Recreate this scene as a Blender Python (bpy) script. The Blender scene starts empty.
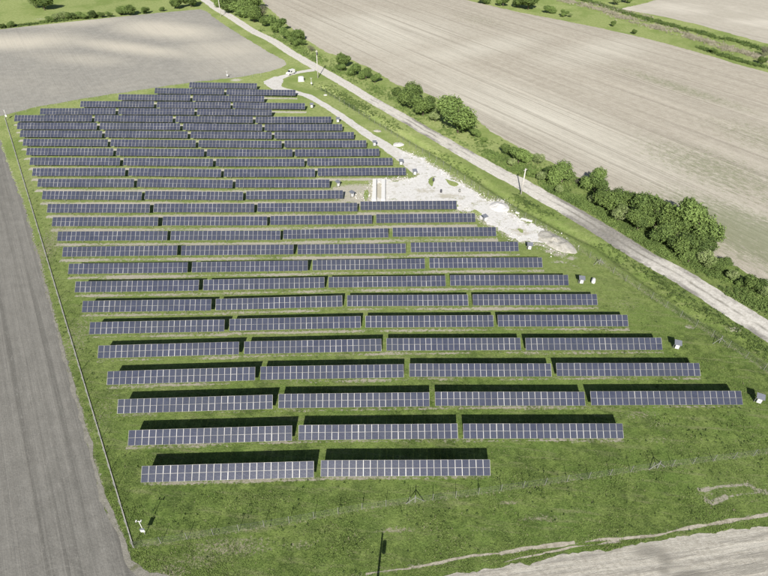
import bpy, bmesh, math, random
import numpy as np
from mathutils import Vector, Matrix, noise
from mathutils.geometry import tessellate_polygon

random.seed(7); rng = np.random.default_rng(7)
scene = bpy.context.scene
C = scene.collection

# ------------------------------------------------------------------ camera
F_PX, PITCH, YAW, ROLL, CAM_Z = 560.0, 0.671410757, 0.043707768, 0.017084937, 71.642
cp, sp, cy_, sy_ = math.cos(PITCH), math.sin(PITCH), math.cos(YAW), math.sin(YAW)
FW = np.array([sy_*cp, cy_*cp, -sp]); R0 = np.array([cy_, -sy_, 0.0]); U0 = np.cross(R0, FW)
cr, sr = math.cos(ROLL), math.sin(ROLL)
RT = cr*R0 + sr*U0; UP = -sr*R0 + cr*U0
cam_d = bpy.data.cameras.new('camera'); cam = bpy.data.objects.new('camera', cam_d); C.objects.link(cam)
cam_d.sensor_width = 36; cam_d.lens = 36*F_PX/768; cam_d.clip_start = 1; cam_d.clip_end = 9000
m = Matrix(((RT[0], UP[0], -FW[0], 0), (RT[1], UP[1], -FW[1], 0), (RT[2], UP[2], -FW[2], CAM_Z), (0, 0, 0, 1)))
cam.matrix_world = m
scene.camera = cam

# ------------------------------------------------------------------ light
SX, SY = 0.21, 1.53                                   # horizontal shadow run per metre of height
ELEV = math.atan(1/math.hypot(SX, SY))
world = bpy.data.worlds.new('World'); scene.world = world; world.use_nodes = True
wn = world.node_tree.nodes; wl = world.node_tree.links
bg = wn['Background']; sky = wn.new('ShaderNodeTexSky'); sky.sky_type = 'NISHITA'; sky.sun_disc = False
sky.sun_elevation = ELEV; sky.sun_rotation = math.atan2(-SX, -SY)
sky.air_density = 1.0; sky.dust_density = 1.0
wl.new(sky.outputs[0], bg.inputs[0]); bg.inputs[1].default_value = 0.05
sd = bpy.data.lights.new('sun', 'SUN'); sun = bpy.data.objects.new('sun', sd); C.objects.link(sun)
sd.energy = 5.0; sd.angle = math.radians(0.5); sd.color = (1.0, 0.965, 0.91)
sun.rotation_euler = Vector((SX, SY, -1)).to_track_quat('-Z', 'Y').to_euler()
scene.view_settings.view_transform = 'Standard'; scene.view_settings.look = 'None'
scene.view_settings.exposure = 0.60; scene.view_settings.gamma = 1
scene.render.engine = 'CYCLES'

# ------------------------------------------------------------------ measuring helpers
def gp(px, py, z=0.0):
    d = FW*F_PX + RT*(px-384) - UP*(py-288)
    t = (z-CAM_Z)/d[2]
    return Vector((d[0]*t, d[1]*t, z))
def depth(p): return float(np.dot(np.array(p)-np.array([0, 0, CAM_Z]), FW))
def height_to(base, py):                              # how tall an upright post on base must be to reach image row py
    lo, hi = 0.0, 30.0
    for _ in range(40):
        z = (lo+hi)/2; d = np.array([base[0], base[1], z-CAM_Z]); y = 288-F_PX*np.dot(d, UP)/np.dot(d, FW)
        if y > py: lo = z
        else: hi = z
    return lo
def jn(x, y, s, seed=0.0): return noise.noise(Vector((x*s+seed, y*s-seed, seed*1.7)))

# ------------------------------------------------------------------ materials
def new_mat(name):
    mt = bpy.data.materials.new(name); mt.use_nodes = True
    n = mt.node_tree.nodes; l = mt.node_tree.links
    return mt, n, l, n['Principled BSDF']
class G:                                              # tiny node-graph builder
    def __init__(s, name, rough=0.9, spec=0.2):
        s.mt, s.n, s.l, s.b = new_mat(name); s.b.inputs['Roughness'].default_value = rough
        s.b.inputs['Specular IOR Level'].default_value = spec
        s.tc = s.n.new('ShaderNodeNewGeometry')
        s.pos = s.tc.outputs['Position']
    def mapped(s, rot=0.0, scale=(1, 1, 1), src=None):
        m1 = s.n.new('ShaderNodeMapping'); m1.inputs['Rotation'].default_value = (0, 0, rot); s.l.new(src or s.pos, m1.inputs[0])
        m2 = s.n.new('ShaderNodeMapping'); m2.inputs['Scale'].default_value = scale; s.l.new(m1.outputs[0], m2.inputs[0])
        return m2.outputs[0]
    def noise(s, scale, detail=4, rough=0.55, vec=None, w=0.0):
        t = s.n.new('ShaderNodeTexNoise'); t.inputs['Scale'].default_value = scale; t.inputs['Detail'].default_value = detail
        t.inputs['Roughness'].default_value = rough; s.l.new(vec or s.pos, t.inputs['Vector']); return t.outputs['Fac']
    def ramp(s, src, a, b, lo=0.0, hi=1.0):
        r = s.n.new('ShaderNodeMapRange'); r.interpolation_type = 'SMOOTHSTEP'
        for k, v in zip(('From Min', 'From Max', 'To Min', 'To Max'), (a, b, lo, hi)): r.inputs[k].default_value = v
        s.l.new(src, r.inputs[0]); return r.outputs[0]
    def mix(s, f, a, b, mode='MIX'):
        x = s.n.new('ShaderNodeMix'); x.data_type = 'RGBA'; x.blend_type = mode
        for sock, v in ((x.inputs[0], f), (x.inputs[6], a), (x.inputs[7], b)):
            if isinstance(v, (int, float)): sock.default_value = v
            elif isinstance(v, tuple): sock.default_value = (*v, 1)
            else: s.l.new(v, sock)
        return x.outputs[2]
    def math(s, op, a, b=0.0, clamp=False):
        x = s.n.new('ShaderNodeMath'); x.operation = op; x.use_clamp = clamp
        for k, v in enumerate((a, b)):
            if isinstance(v, (int, float)): x.inputs[k].default_value = v
            else: s.l.new(v, x.inputs[k])
        return x.outputs[0]
    def attr(s, name, out='Fac'):
        a = s.n.new('ShaderNodeAttribute'); a.attribute_name = name; return a.outputs[out]
    def blob(s, c, rx, ry, rot=0.0):                  # 1 inside a soft ellipse on the ground, 0 outside
        m1 = s.n.new('ShaderNodeMapping'); m1.vector_type = 'POINT'; m1.inputs['Location'].default_value = (-c[0], -c[1], 0); s.l.new(s.pos, m1.inputs[0])
        v = s.mapped(rot, (1/rx, 1/ry, 0), m1.outputs[0])
        L = s.n.new('ShaderNodeVectorMath'); L.operation = 'LENGTH'; s.l.new(v, L.inputs[0])
        return s.ramp(L.outputs['Value'], 0.0, 1.0, 1.0, 0.0)
    def bump(s, h, strength, dist):
        b = s.n.new('ShaderNodeBump'); b.inputs['Strength'].default_value = strength; b.inputs['Distance'].default_value = dist
        s.l.new(h, b.inputs['Height']); s.l.new(b.outputs[0], s.b.inputs['Normal'])
    def color(s, c):
        if isinstance(c, tuple): s.b.inputs['Base Color'].default_value = (*c, 1)
        else: s.l.new(c, s.b.inputs['Base Color'])
        return s.mt

def mat_grass():
    g = G('grass_ground', 1.0, 0.05)
    n1 = g.noise(0.9, 6, 0.75); n2 = g.noise(0.12, 4, 0.6); n3 = g.noise(4.0, 3, 0.8); n4 = g.noise(0.035, 3)
    streak = g.noise(1.0, 5, 0.7, g.mapped(0.16, (0.12, 1.0, 1)))
    c = g.mix(g.ramp(n1, 0.32, 0.68), (0.054, 0.084, 0.020), (0.172, 0.230, 0.060))
    c = g.mix(g.math('MULTIPLY', g.ramp(n2, 0.42, 0.66), 0.7), c, (0.118, 0.184, 0.042))
    c = g.mix(g.math('MULTIPLY', g.ramp(g.noise(0.30, 4, 0.65), 0.48, 0.66), 0.55), c, (0.205, 0.262, 0.075))
    c = g.mix(g.math('MULTIPLY', g.ramp(g.noise(0.22, 5, 0.7, g.mapped(0.7)), 0.50, 0.64), 0.65), c, (0.050, 0.078, 0.021))
    c = g.mix(g.math('MULTIPLY', g.ramp(n4, 0.45, 0.62), 0.35), c, (0.185, 0.245, 0.070))
    c = g.mix(g.math('MULTIPLY', g.ramp(streak, 0.50, 0.68), 0.6), c, (0.215, 0.222, 0.108))
    c = g.mix(g.math('MULTIPLY', g.ramp(n3, 0.52, 0.70), 0.5), c, (0.200, 0.248, 0.082))
    c = g.mix(g.math('MULTIPLY', g.ramp(n3, 0.47, 0.34), 0.75), c, (0.024, 0.036, 0.013))
    far = g.attr('yellowed')
    c2 = g.mix(g.ramp(n1, 0.3, 0.7), (0.205, 0.260, 0.080), (0.345, 0.380, 0.155))
    c2 = g.mix(g.math('MULTIPLY', g.ramp(g.noise(0.06, 4, 0.6), 0.45, 0.62), 0.7), c2, (0.170, 0.235, 0.060))
    c2 = g.mix(g.math('MULTIPLY', g.ramp(n3, 0.50, 0.70), 0.4), c2, (0.34, 0.34, 0.17))
    c = g.mix(far, c, c2)
    # worn, dead and bare places
    s = g.math('ADD', g.attr('soil'), g.math('MULTIPLY', g.math('SUBTRACT', g.noise(1.6, 5, 0.75), 0.5), 1.5))
    c = g.mix(g.ramp(s, 0.42, 0.70), c, g.mix(far, g.mix(n3, (0.22, 0.20, 0.145), (0.42, 0.39, 0.32)), g.mix(n3, (0.34, 0.315, 0.245), (0.60, 0.57, 0.50))))
    s2 = g.math('ADD', g.attr('dead'), g.math('MULTIPLY', g.math('SUBTRACT', g.noise(2.2, 5, 0.8), 0.5), 2.0))
    c = g.mix(g.ramp(s2, 0.50, 0.85), c, g.mix(n3, (0.17, 0.155, 0.090), (0.38, 0.35, 0.26)))
    g.bump(g.math('ADD', g.noise(2.0, 6, 0.8), g.math('MULTIPLY', n3, 0.4)), 0.7, 0.16)
    return g.color(c)
def mat_field_grey(rot, blobs, base_dark, base_light, pale, speck=0.5, green=None, name='ploughed_soil', lines=1.0, rings=None):
    g = G(name, 1.0, 0.05)
    across = g.noise(1.0, 5, 0.75, g.mapped(rot, (1.1, 0.010, 1)))
    across2 = g.noise(1.0, 3, 0.6, g.mapped(rot, (0.28, 0.004, 1)))
    fine = g.noise(3.5, 4, 0.8); med = g.noise(0.35, 5, 0.7); big = g.noise(0.018, 4, 0.55)
    c = g.mix(g.ramp(med, 0.3, 0.7), base_dark, base_light)
    f = None
    for (p, rx, ry, r, k) in blobs:
        b = g.math('MULTIPLY', g.blob(p, rx, ry, r), k); f = b if f is None else g.math('MAXIMUM', f, b)
    if f is not None:
        f = g.math('ADD', f, g.math('MULTIPLY', g.math('SUBTRACT', g.noise(0.03, 4, 0.6), 0.5), 0.9), True)
    else: f = g.ramp(big, 0.45, 0.65)
    c = g.mix(f, c, pale)
    c = g.mix(g.math('MULTIPLY', g.ramp(across, 0.40, 0.66), 0.50*lines), c, tuple(v*0.62 for v in base_dark))
    c = g.mix(g.math('MULTIPLY', g.ramp(across2, 0.50, 0.64), 0.32*lines), c, tuple(v*0.72 for v in base_dark))
    c = g.mix(g.math('MULTIPLY', g.ramp(across2, 0.46, 0.32), 0.30*lines), c, tuple(min(1, v*1.25) for v in base_light))
    c = g.mix(g.math('MULTIPLY', g.ramp(g.noise(1.0, 3, 0.6, g.mapped(rot, (0.55, 0.006, 1))), 0.56, 0.62), 0.55*lines), c, tuple(v*0.62 for v in base_dark))
    grain = g.noise(1.0, 5, 0.85, g.mapped(rot, (1.6, 0.35, 1)))
    c = g.mix(g.math('MULTIPLY', g.ramp(grain, 0.52, 0.68), speck), c, tuple(min(1, v*1.30) for v in base_light))
    c = g.mix(g.math('MULTIPLY', g.ramp(grain, 0.47, 0.33), speck*.9), c, tuple(v*0.70 for v in base_dark))
    c = g.mix(g.math('MULTIPLY', g.ramp(fine, 0.50, 0.72), speck), c, tuple(min(1, v*1.35) for v in base_light))
    c = g.mix(g.math('MULTIPLY', g.ramp(fine, 0.46, 0.30), speck), c, tuple(v*0.6 for v in base_dark))
    if rings:
        cc, rad = rings
        m1 = g.n.new('ShaderNodeMapping'); m1.inputs['Location'].default_value = (-cc[0], -cc[1], 0); g.l.new(g.pos, m1.inputs[0])
        L = g.n.new('ShaderNodeVectorMath'); L.operation = 'LENGTH'; g.l.new(m1.outputs[0], L.inputs[0])
        cx = g.n.new('ShaderNodeCombineXYZ'); g.l.new(g.math('MULTIPLY', L.outputs['Value'], 2.2), cx.inputs[0])
        rg = g.math('MULTIPLY', g.ramp(g.noise(1.0, 2, 0.5, cx.outputs[0]), .50, .60), g.blob(cc, rad, rad))
        rg = g.math('MULTIPLY', rg, g.ramp(g.noise(.25, 4, .7), .40, .60))
        c = g.mix(g.math('MULTIPLY', rg, .55), c, tuple(v*1.2 for v in base_light))
    if green:
        gb = None
        for (p, rx, ry, r, k) in green:
            b = g.math('MULTIPLY', g.blob(p, rx, ry, r), k); gb = g.math('MAXIMUM', .36, b) if gb is None else g.math('MAXIMUM', gb, b)
        sp = g.math('ADD', gb, g.math('MULTIPLY', g.math('SUBTRACT', g.noise(1.0, 5, 0.85, g.mapped(rot, (1.3, 0.45, 1))), 0.5), 2.2))
        c = g.mix(g.math('MULTIPLY', g.ramp(sp, 0.60, 1.0), 0.6), c, (0.155, 0.185, 0.085))
    g.bump(g.math('ADD', g.math('MULTIPLY', across, 1.5), fine), 0.5, 0.12)
    return g.color(c)
def mat_gravel(name, a, b, dirt, amt, blobs=None):
    g = G(name, 1.0, 0.05)
    n = g.noise(1.2, 6, 0.75); f = g.noise(6, 3, 0.8)
    c = g.mix(g.ramp(n, 0.35, 0.65), a, b)
    c = g.mix(g.math('MULTIPLY', g.ramp(g.noise(0.42, 6, 0.78), 0.53, 0.64), amt), c, dirt)
    c = g.mix(g.math('MULTIPLY', g.ramp(f, 0.50, 0.34), 0.35), c, tuple(v*0.6 for v in a))
    if blobs:
        for (p, rx, ry, k) in blobs:
            b = g.math('ADD', g.math('MULTIPLY', g.blob(p, rx, ry, 0), k), g.math('MULTIPLY', g.math('SUBTRACT', g.noise(0.8, 6, 0.8), 0.5), 1.4))
            c = g.mix(g.math('MULTIPLY', g.ramp(b, 0.35, 0.6), 0.8), c, dirt)
        gr = g.noise(0.35, 7, 0.8)
        c = g.mix(g.ramp(gr, 0.575, 0.64), c, (0.27, 0.28, 0.15))
    g.bump(g.math('ADD', n, f), 0.5, 0.12)
    return g.color(c)
def mat_road():
    g = G('dirt_road_surface', 1.0, 0.05)
    u = g.attr('across'); v = g.attr('grey')
    wob = g.math('MULTIPLY', g.math('SUBTRACT', g.noise(0.15, 3, 0.6), 0.5), 0.5)
    a = g.math('ABSOLUTE', g.math('ADD', u, wob))
    tr = g.math('ABSOLUTE', g.math('SUBTRACT', a, 0.34))
    track = g.ramp(tr, 0.14, 0.36, 1.0, 0.0)
    n = g.noise(1.4, 6, 0.75); f = g.noise(6, 3, 0.8)
    grey = g.mix(g.ramp(n, 0.3, 0.7), (0.19, 0.18, 0.16), (0.31, 0.29, 0.255))
    pale = g.mix(g.ramp(n, 0.3, 0.7), (0.47, 0.44, 0.385), (0.66, 0.63, 0.57))
    patch = g.ramp(g.math('ADD', v, g.math('MULTIPLY', g.math('SUBTRACT', g.noise(0.11, 5, 0.7), 0.5), 1.3)), 0.35, 0.65)
    keep = g.math('MULTIPLY', track, g.ramp(g.math('ADD', v, g.math('MULTIPLY', g.noise(0.09, 3), 0.6)), 1.2, 0.75))
    k = g.math('MULTIPLY', patch, g.math('SUBTRACT', 1.0, g.math('MULTIPLY', keep, 0.9)))
    c = g.mix(k, pale, grey)
    c = g.mix(g.math('MULTIPLY', g.ramp(f, 0.48, 0.32), 0.4), c, (0.20, 0.185, 0.15))
    # a middle strip between the wheels, a little greener
    mid = g.math('MULTIPLY', g.ramp(a, 0.02, 0.16, 1.0, 0.0), g.ramp(g.noise(0.7, 5, 0.8), 0.45, 0.65))
    c = g.mix(g.math('MULTIPLY', mid, 0.45), c, (0.17, 0.16, 0.10))
    g.bump(g.math('ADD', n, f), 0.5, 0.1)
    return g.color(c)
def mat_quarry():                                     # the wide gravel road in front
    g = G('gravel_road_surface', 1.0, 0.05)
    n = g.noise(1.6, 6, 0.75); f = g.noise(7, 3, 0.8)
    run = g.noise(1.0, 5, 0.7, g.mapped(-0.12, (0.05, 0.75, 1)))
    c = g.mix(g.ramp(n, 0.3, 0.7), (0.33, 0.305, 0.255), (0.50, 0.47, 0.405))
    c = g.mix(g.math('MULTIPLY', g.ramp(run, 0.50, 0.60), 0.60), c, (0.235, 0.22, 0.19))
    c = g.mix(g.math('MULTIPLY', g.ramp(run, 0.46, 0.36), 0.5), c, (0.56, 0.53, 0.46))
    c = g.mix(g.math('MULTIPLY', g.ramp(f, 0.48, 0.32), 0.4), c, (0.20, 0.185, 0.15))
    for (px, py, rx, ry) in ((650, 551, 3.0, 1.0), (665, 560, 1.2, 1.0), (690, 576, 3, 1.2), (664, 571, 1.0, .6)):
        b = g.math('ADD', g.blob(gp(px, py), rx*1.6, ry*1.6, 0), g.math('MULTIPLY', g.math('SUBTRACT', n, 0.5), 1.0))
        c = g.mix(g.math('MULTIPLY', g.ramp(b, 0.2, 0.95), 0.6), c, (0.17, 0.16, 0.135))
    g.bump(g.math('ADD', g.math('MULTIPLY', run, 2), f), 0.6, 0.12)
    return g.color(c)
def mat_plain(name, col, rough=0.7, metal=0.0, var=0.15, scale=6, spec=0.3):
    g = G(name, rough, spec); g.b.inputs['Metallic'].default_value = metal
    n = g.noise(scale, 5, 0.7)
    return g.color(g.mix(g.ramp(n, 0.3, 0.7), tuple(v*(1-var) for v in col), tuple(min(1, v*(1+var)) for v in col)))
def mat_leaf(name, dark, light, dead=None):
    g = G(name, 0.75, 0.25)
    oi = g.n.new('ShaderNodeObjectInfo')
    c = g.mix(g.attr('tone'), dark, light)
    c = g.mix(g.math('MULTIPLY', oi.outputs['Random'], 0.35), c, tuple(v*1.25 for v in light))
    if dead: c = g.mix(g.ramp(g.attr('tone'), 0.93, 0.97), c, dead)
    g.b.inputs['Transmission Weight'].default_value = 0
    return g.color(c)
def mat_cell():
    g = G('solar_cell_glass', 0.22, 0.5)
    tc = g.n.new('ShaderNodeTexCoord'); oi = g.n.new('ShaderNodeObjectInfo')
    sep = g.n.new('ShaderNodeSeparateXYZ'); g.l.new(tc.outputs['Object'], sep.inputs[0])
    def grid(src, period, width, off=0.0):
        fr = g.math('FRACT', g.math('DIVIDE', g.math('ADD', src, off+50*period), period))
        d = g.math('ABSOLUTE', g.math('SUBTRACT', fr, 0.5))
        return g.ramp(d, 0.5-width, 0.5-width*0.4)
    lines = g.math('MAXIMUM', grid(sep.outputs[0], 0.155, 0.035), grid(sep.outputs[1], 0.155, 0.035))
    n = g.noise(0.9, 3, 0.6)
    dust = g.noise(5.0, 5, 0.8, tc.outputs['Object'])
    base = g.mix(oi.outputs['Random'], (0.031, 0.036, 0.059), (0.048, 0.053, 0.079))
    base = g.mix(g.ramp(n, 0.35, 0.65), base, (0.045, 0.051, 0.077))
    base = g.mix(g.math('MULTIPLY', g.ramp(g.noise(0.11, 3, 0.6), 0.40, 0.65), 0.5), base, (0.046, 0.052, 0.066))
    c = g.mix(g.math('MULTIPLY', lines, 0.28), base, (0.20, 0.20, 0.22))
    c = g.mix(g.math('MULTIPLY', g.ramp(dust, 0.50, 0.75), 0.18), c, (0.16, 0.16, 0.17))
    g.l.new(g.ramp(dust, 0.3, 0.7, 0.10, 0.19), g.b.inputs['Roughness'])
    return g.color(c)
def mat_frame():
    g = G('module_frame_metal', 0.5, 0.4); g.b.inputs['Metallic'].default_value = 0.25
    oi = g.n.new('ShaderNodeObjectInfo')
    return g.color(g.mix(g.math('POWER', oi.outputs['Random'], 2.0), (0.22, 0.21, 0.195), (0.56, 0.54, 0.50)))

FENCE_A, FENCE_B = gp(133, 548), gp(5, 118)
ldir = (FENCE_B-FENCE_A).normalized(); ROT_L = math.atan2(ldir.x, ldir.y)     # rotate so that furrows run along Y
rdir = (gp(340, 81)-gp(648, 257)).normalized(); ROT_R = math.atan2(rdir.x, rdir.y)
M = {}
M['grass'] = mat_grass()
M['field_l'] = mat_field_grey(ROT_L, [(gp(0, 300), 40, 90, ROT_L, .35)], (0.170, 0.163, 0.145), (0.222, 0.213, 0.190), (0.245, 0.233, 0.206), .40, lines=.75, rings=(gp(48, 610), 13.0), name='dark_ploughed_soil')
M['field_b'] = mat_field_grey(ROT_L, [(gp(0, 42), 60, 22, 0, 1.0), (gp(55, 22), 90, 16, -.1, .75), (gp(40, 50), 40, 10, .2, .25), (gp(165, 30), 55, 22, .5, 1.15), (gp(130, 48), 60, 12, .35, .95), (gp(70, 58), 40, 12, .3, .45),
                    (gp(255, 62), 45, 30, .4, .6), (gp(225, 50), 40, 30, .4, .7)],
                    (0.262, 0.250, 0.220), (0.325, 0.310, 0.273), (0.53, 0.487, 0.40), .35, name='pale_ploughed_soil', lines=.12)
M['field_r'] = mat_field_grey(ROT_R, [(gp(470, 50), 70, 20, ROT_R, .8), (gp(520, 110), 30, 90, ROT_R, .9), (gp(380, 30), 60, 60, 0, .8), (gp(600, 50), 60, 22, ROT_R, .6), (gp(600, 150), 20, 90, ROT_R, .65)],  # among these pale blobs, a streak of glare is painted into the colour
                    (0.375, 0.338, 0.272), (0.455, 0.415, 0.342), (0.600, 0.568, 0.480), .55,
                    [(gp(715, 170), 34, 70, ROT_R, .85), (gp(750, 235), 30, 60, ROT_R, 1.1), (gp(680, 88), 14, 90, ROT_R, .85), (gp(480, 20), 36, 70, ROT_R, .65), (gp(768, 140), 36, 70, ROT_R, .75), (gp(560, 70), 16, 60, ROT_R, .5), (gp(470, 80), 14, 40, ROT_R, .5)], name="pale_stubble_soil", lines=.8)
M['field_f'] = mat_field_grey(ROT_R, [], (0.41, 0.375, 0.31), (0.47, 0.435, 0.36), (0.56, 0.52, 0.44), .3, name='far_soil', lines=.4)
M['road'] = mat_road(); M['quarry'] = mat_quarry()
M['track'] = mat_gravel('pale_crushed_stone', (0.52, 0.495, 0.45), (0.63, 0.61, 0.57), (0.38, 0.35, 0.28), .5)
M['yard'] = mat_gravel('white_crushed_stone', (0.57, 0.552, 0.518), (0.68, 0.665, 0.635), (0.42, 0.39, 0.31), .75, [(gp(379, 191), 4, 9, .8), (gp(425, 191), 8, 4, .55), (gp(447, 196), 7, 3, .7), (gp(520, 232), 5, 5, .6), (gp(545, 240), 4, 3, .7), (gp(508, 218), 5, 3, .4)])
M['heap'] = mat_gravel('beige_rubble', (0.36, 0.34, 0.29), (0.50, 0.475, 0.42), (0.27, 0.25, 0.20), .7)
M['bare'] = mat_gravel('bare_earth', (0.30, 0.27, 0.21), (0.46, 0.42, 0.34), (0.20, 0.18, 0.12), .6)
M['margin'] = mat_gravel('dry_field_edge_soil', (0.20, 0.19, 0.16), (0.28, 0.265, 0.225), (0.12, 0.13, 0.06), .8)
M['cell'] = mat_cell(); M['frame'] = mat_frame()
M['steel'] = mat_plain('galvanised_steel', (0.30, 0.30, 0.30), 0.5, 0.6)
M['back'] = mat_plain('module_backsheet', (0.6, 0.6, 0.6), 0.6)
M['beam'] = mat_plain('pale_beam_concrete', (0.66, 0.65, 0.62), 0.9, var=.08)
M['white'] = mat_plain('white_paint', (0.62, 0.61, 0.59), 0.5, var=.05)
M['canopy'] = mat_plain('grey_sheet_roof', (0.22, 0.23, 0.26), 0.45, .3, var=.1)
M['concrete'] = mat_plain('pale_concrete', (0.60, 0.58, 0.54), 0.9)
M['fencepost'] = mat_plain('grey_concrete_post', (0.21, 0.21, 0.19), 0.9)
M['kerb'] = mat_plain('fence_kerb_concrete', (0.40, 0.38, 0.34), 0.9)
M['wire'] = mat_plain('fence_wire', (0.36, 0.37, 0.35), 0.6, .4)
M['wood'] = mat_plain('weathered_pole_wood', (0.50, 0.47, 0.43), 0.9)
M['dark'] = mat_plain('dark_equipment', (0.06, 0.06, 0.07), 0.6)
M['glass'] = mat_plain('dark_window_glass', (0.02, 0.025, 0.03), 0.1, spec=.5)
M['rubber'] = mat_plain('black_rubber', (0.02, 0.02, 0.02), 0.9)
M['bark'] = mat_plain('bark', (0.12, 0.095, 0.07), 0.95, var=.3)
M['leaf_dark'] = mat_leaf('leaf_dark_green', (0.036, 0.062, 0.017), (0.135, 0.190, 0.048))
M['leaf_mid'] = mat_leaf('leaf_mid_green', (0.044, 0.076, 0.019), (0.165, 0.232, 0.062))
M['leaf_pale'] = mat_leaf('leaf_pale_green', (0.085, 0.125, 0.038), (0.250, 0.310, 0.115), (0.36, 0.38, 0.22))
M['leaf_bare'] = mat_leaf('leaf_sparse_twigs', (0.085, 0.080, 0.060), (0.19, 0.18, 0.12), (0.10, 0.15, 0.04))
def mat_blade():
    g = G('grass_blades', 0.8, 0.1); t = g.attr('tone'); d = g.attr('yellowed')
    c = g.mix(t, (0.078, 0.118, 0.030), (0.185, 0.250, 0.072)); c = g.mix(g.ramp(t, 0.93, 0.97), c, (0.26, 0.24, 0.15))
    return g.color(g.mix(d, c, g.mix(t, (0.16, 0.215, 0.06), (0.33, 0.37, 0.15))))
M['blade'] = mat_blade()

# ------------------------------------------------------------------ mesh helpers
def mesh_obj(name, me, parent=None):
    o = bpy.data.objects.new(name, me); C.objects.link(o)
    if parent: o.parent = parent
    return o
def from_np(name, V, Fc, mat, attrs=None):
    me = bpy.data.meshes.new(name); V = np.asarray(V, np.float32); Fc = np.asarray(Fc, np.int32); k = Fc.shape[1]
    me.vertices.add(len(V)); me.vertices.foreach_set('co', V.ravel())
    me.loops.add(Fc.size); me.loops.foreach_set('vertex_index', Fc.ravel())
    me.polygons.add(len(Fc)); me.polygons.foreach_set('loop_start', np.arange(0, Fc.size, k, dtype=np.int32)); me.polygons.foreach_set('loop_total', np.full(len(Fc), k, np.int32))
    for nm, a in (attrs or {}).items():
        at = me.attributes.new(nm, 'FLOAT', 'POINT'); at.data.foreach_set('value', np.asarray(a, np.float32))
    me.update(calc_edges=True); me.materials.append(mat); return me
class MB:
    """collects boxes, bars, tubes -> one mesh"""
    def __init__(s): s.bm = bmesh.new(); s.mats = []
    def mi(s, m):
        if m not in s.mats: s.mats.append(m)
        return s.mats.index(m)
    def hexa(s, pts, m):
        v = [s.bm.verts.new(p) for p in pts]; i = s.mi(m)
        for f in ((0, 3, 2, 1), (4, 5, 6, 7), (0, 1, 5, 4), (1, 2, 6, 5), (2, 3, 7, 6), (3, 0, 4, 7)):
            s.bm.faces.new([v[k] for k in f]).material_index = i
    def box(s, a, b, m):
        x0, y0, z0 = a; x1, y1, z1 = b
        s.hexa([(x0, y0, z0), (x1, y0, z0), (x1, y1, z0), (x0, y1, z0), (x0, y0, z1), (x1, y0, z1), (x1, y1, z1), (x0, y1, z1)], m)
    def bar(s, p, q, w, m, w2=None, sides=8):
        p = Vector(p); q = Vector(q); d = (q-p).normalized(); a = d.orthogonal().normalized(); b = d.cross(a); w2 = w if w2 is None else w2; i = s.mi(m)
        A = [s.bm.verts.new(p+(a*math.cos(t)+b*math.sin(t))*w) for t in [2*math.pi*k/sides for k in range(sides)]]
        B = [s.bm.verts.new(q+(a*math.cos(t)+b*math.sin(t))*w2) for t in [2*math.pi*k/sides for k in range(sides)]]
        for k in range(sides):
            f = s.bm.faces.new((A[k], A[(k+1) % sides], B[(k+1) % sides], B[k])); f.material_index = i; f.smooth = sides > 6
        s.bm.faces.new(A[::-1]).material_index = i; s.bm.faces.new(B).material_index = i
    def mesh(s, name, bevel=0.0):
        if bevel: bmesh.ops.bevel(s.bm, geom=list(s.bm.edges), offset=bevel, segments=2, affect='EDGES', clamp_overlap=True)
        me = bpy.data.meshes.new(name); s.bm.to_mesh(me); s.bm.free()
        for m in s.mats: me.materials.append(m)
        return me
    def obj(s, name, parent=None, bevel=0.0): return mesh_obj(name, s.mesh(name, bevel), parent)
def thing(name, label, cat, loc=(0, 0, 0), rotz=0.0, group=None):
    o = bpy.data.objects.new(name, None); C.objects.link(o); o.location = loc; o.rotation_euler = (0, 0, rotz); o.empty_display_size = 0.3
    o['label'] = label; o['category'] = cat
    if group: o['group'] = group
    return o
def tag(o, label, cat, group=None):
    o['label'] = label; o['category'] = cat
    if group: o['group'] = group
    return o
def children_of(o): return [c for c in C.objects if c.parent == o]
def copy_tree(root, kids, label, loc, rotz=0.0, scale=None):
    r = root.copy(); C.objects.link(r); r.location = loc; r.rotation_euler = (0, 0, rotz); r['label'] = label
    if scale: r.scale = scale
    for ch, sub in kids:
        c = ch.copy(); C.objects.link(c); c.parent = r
        for g in sub: d = g.copy(); C.objects.link(d); d.parent = c
    return r

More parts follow.
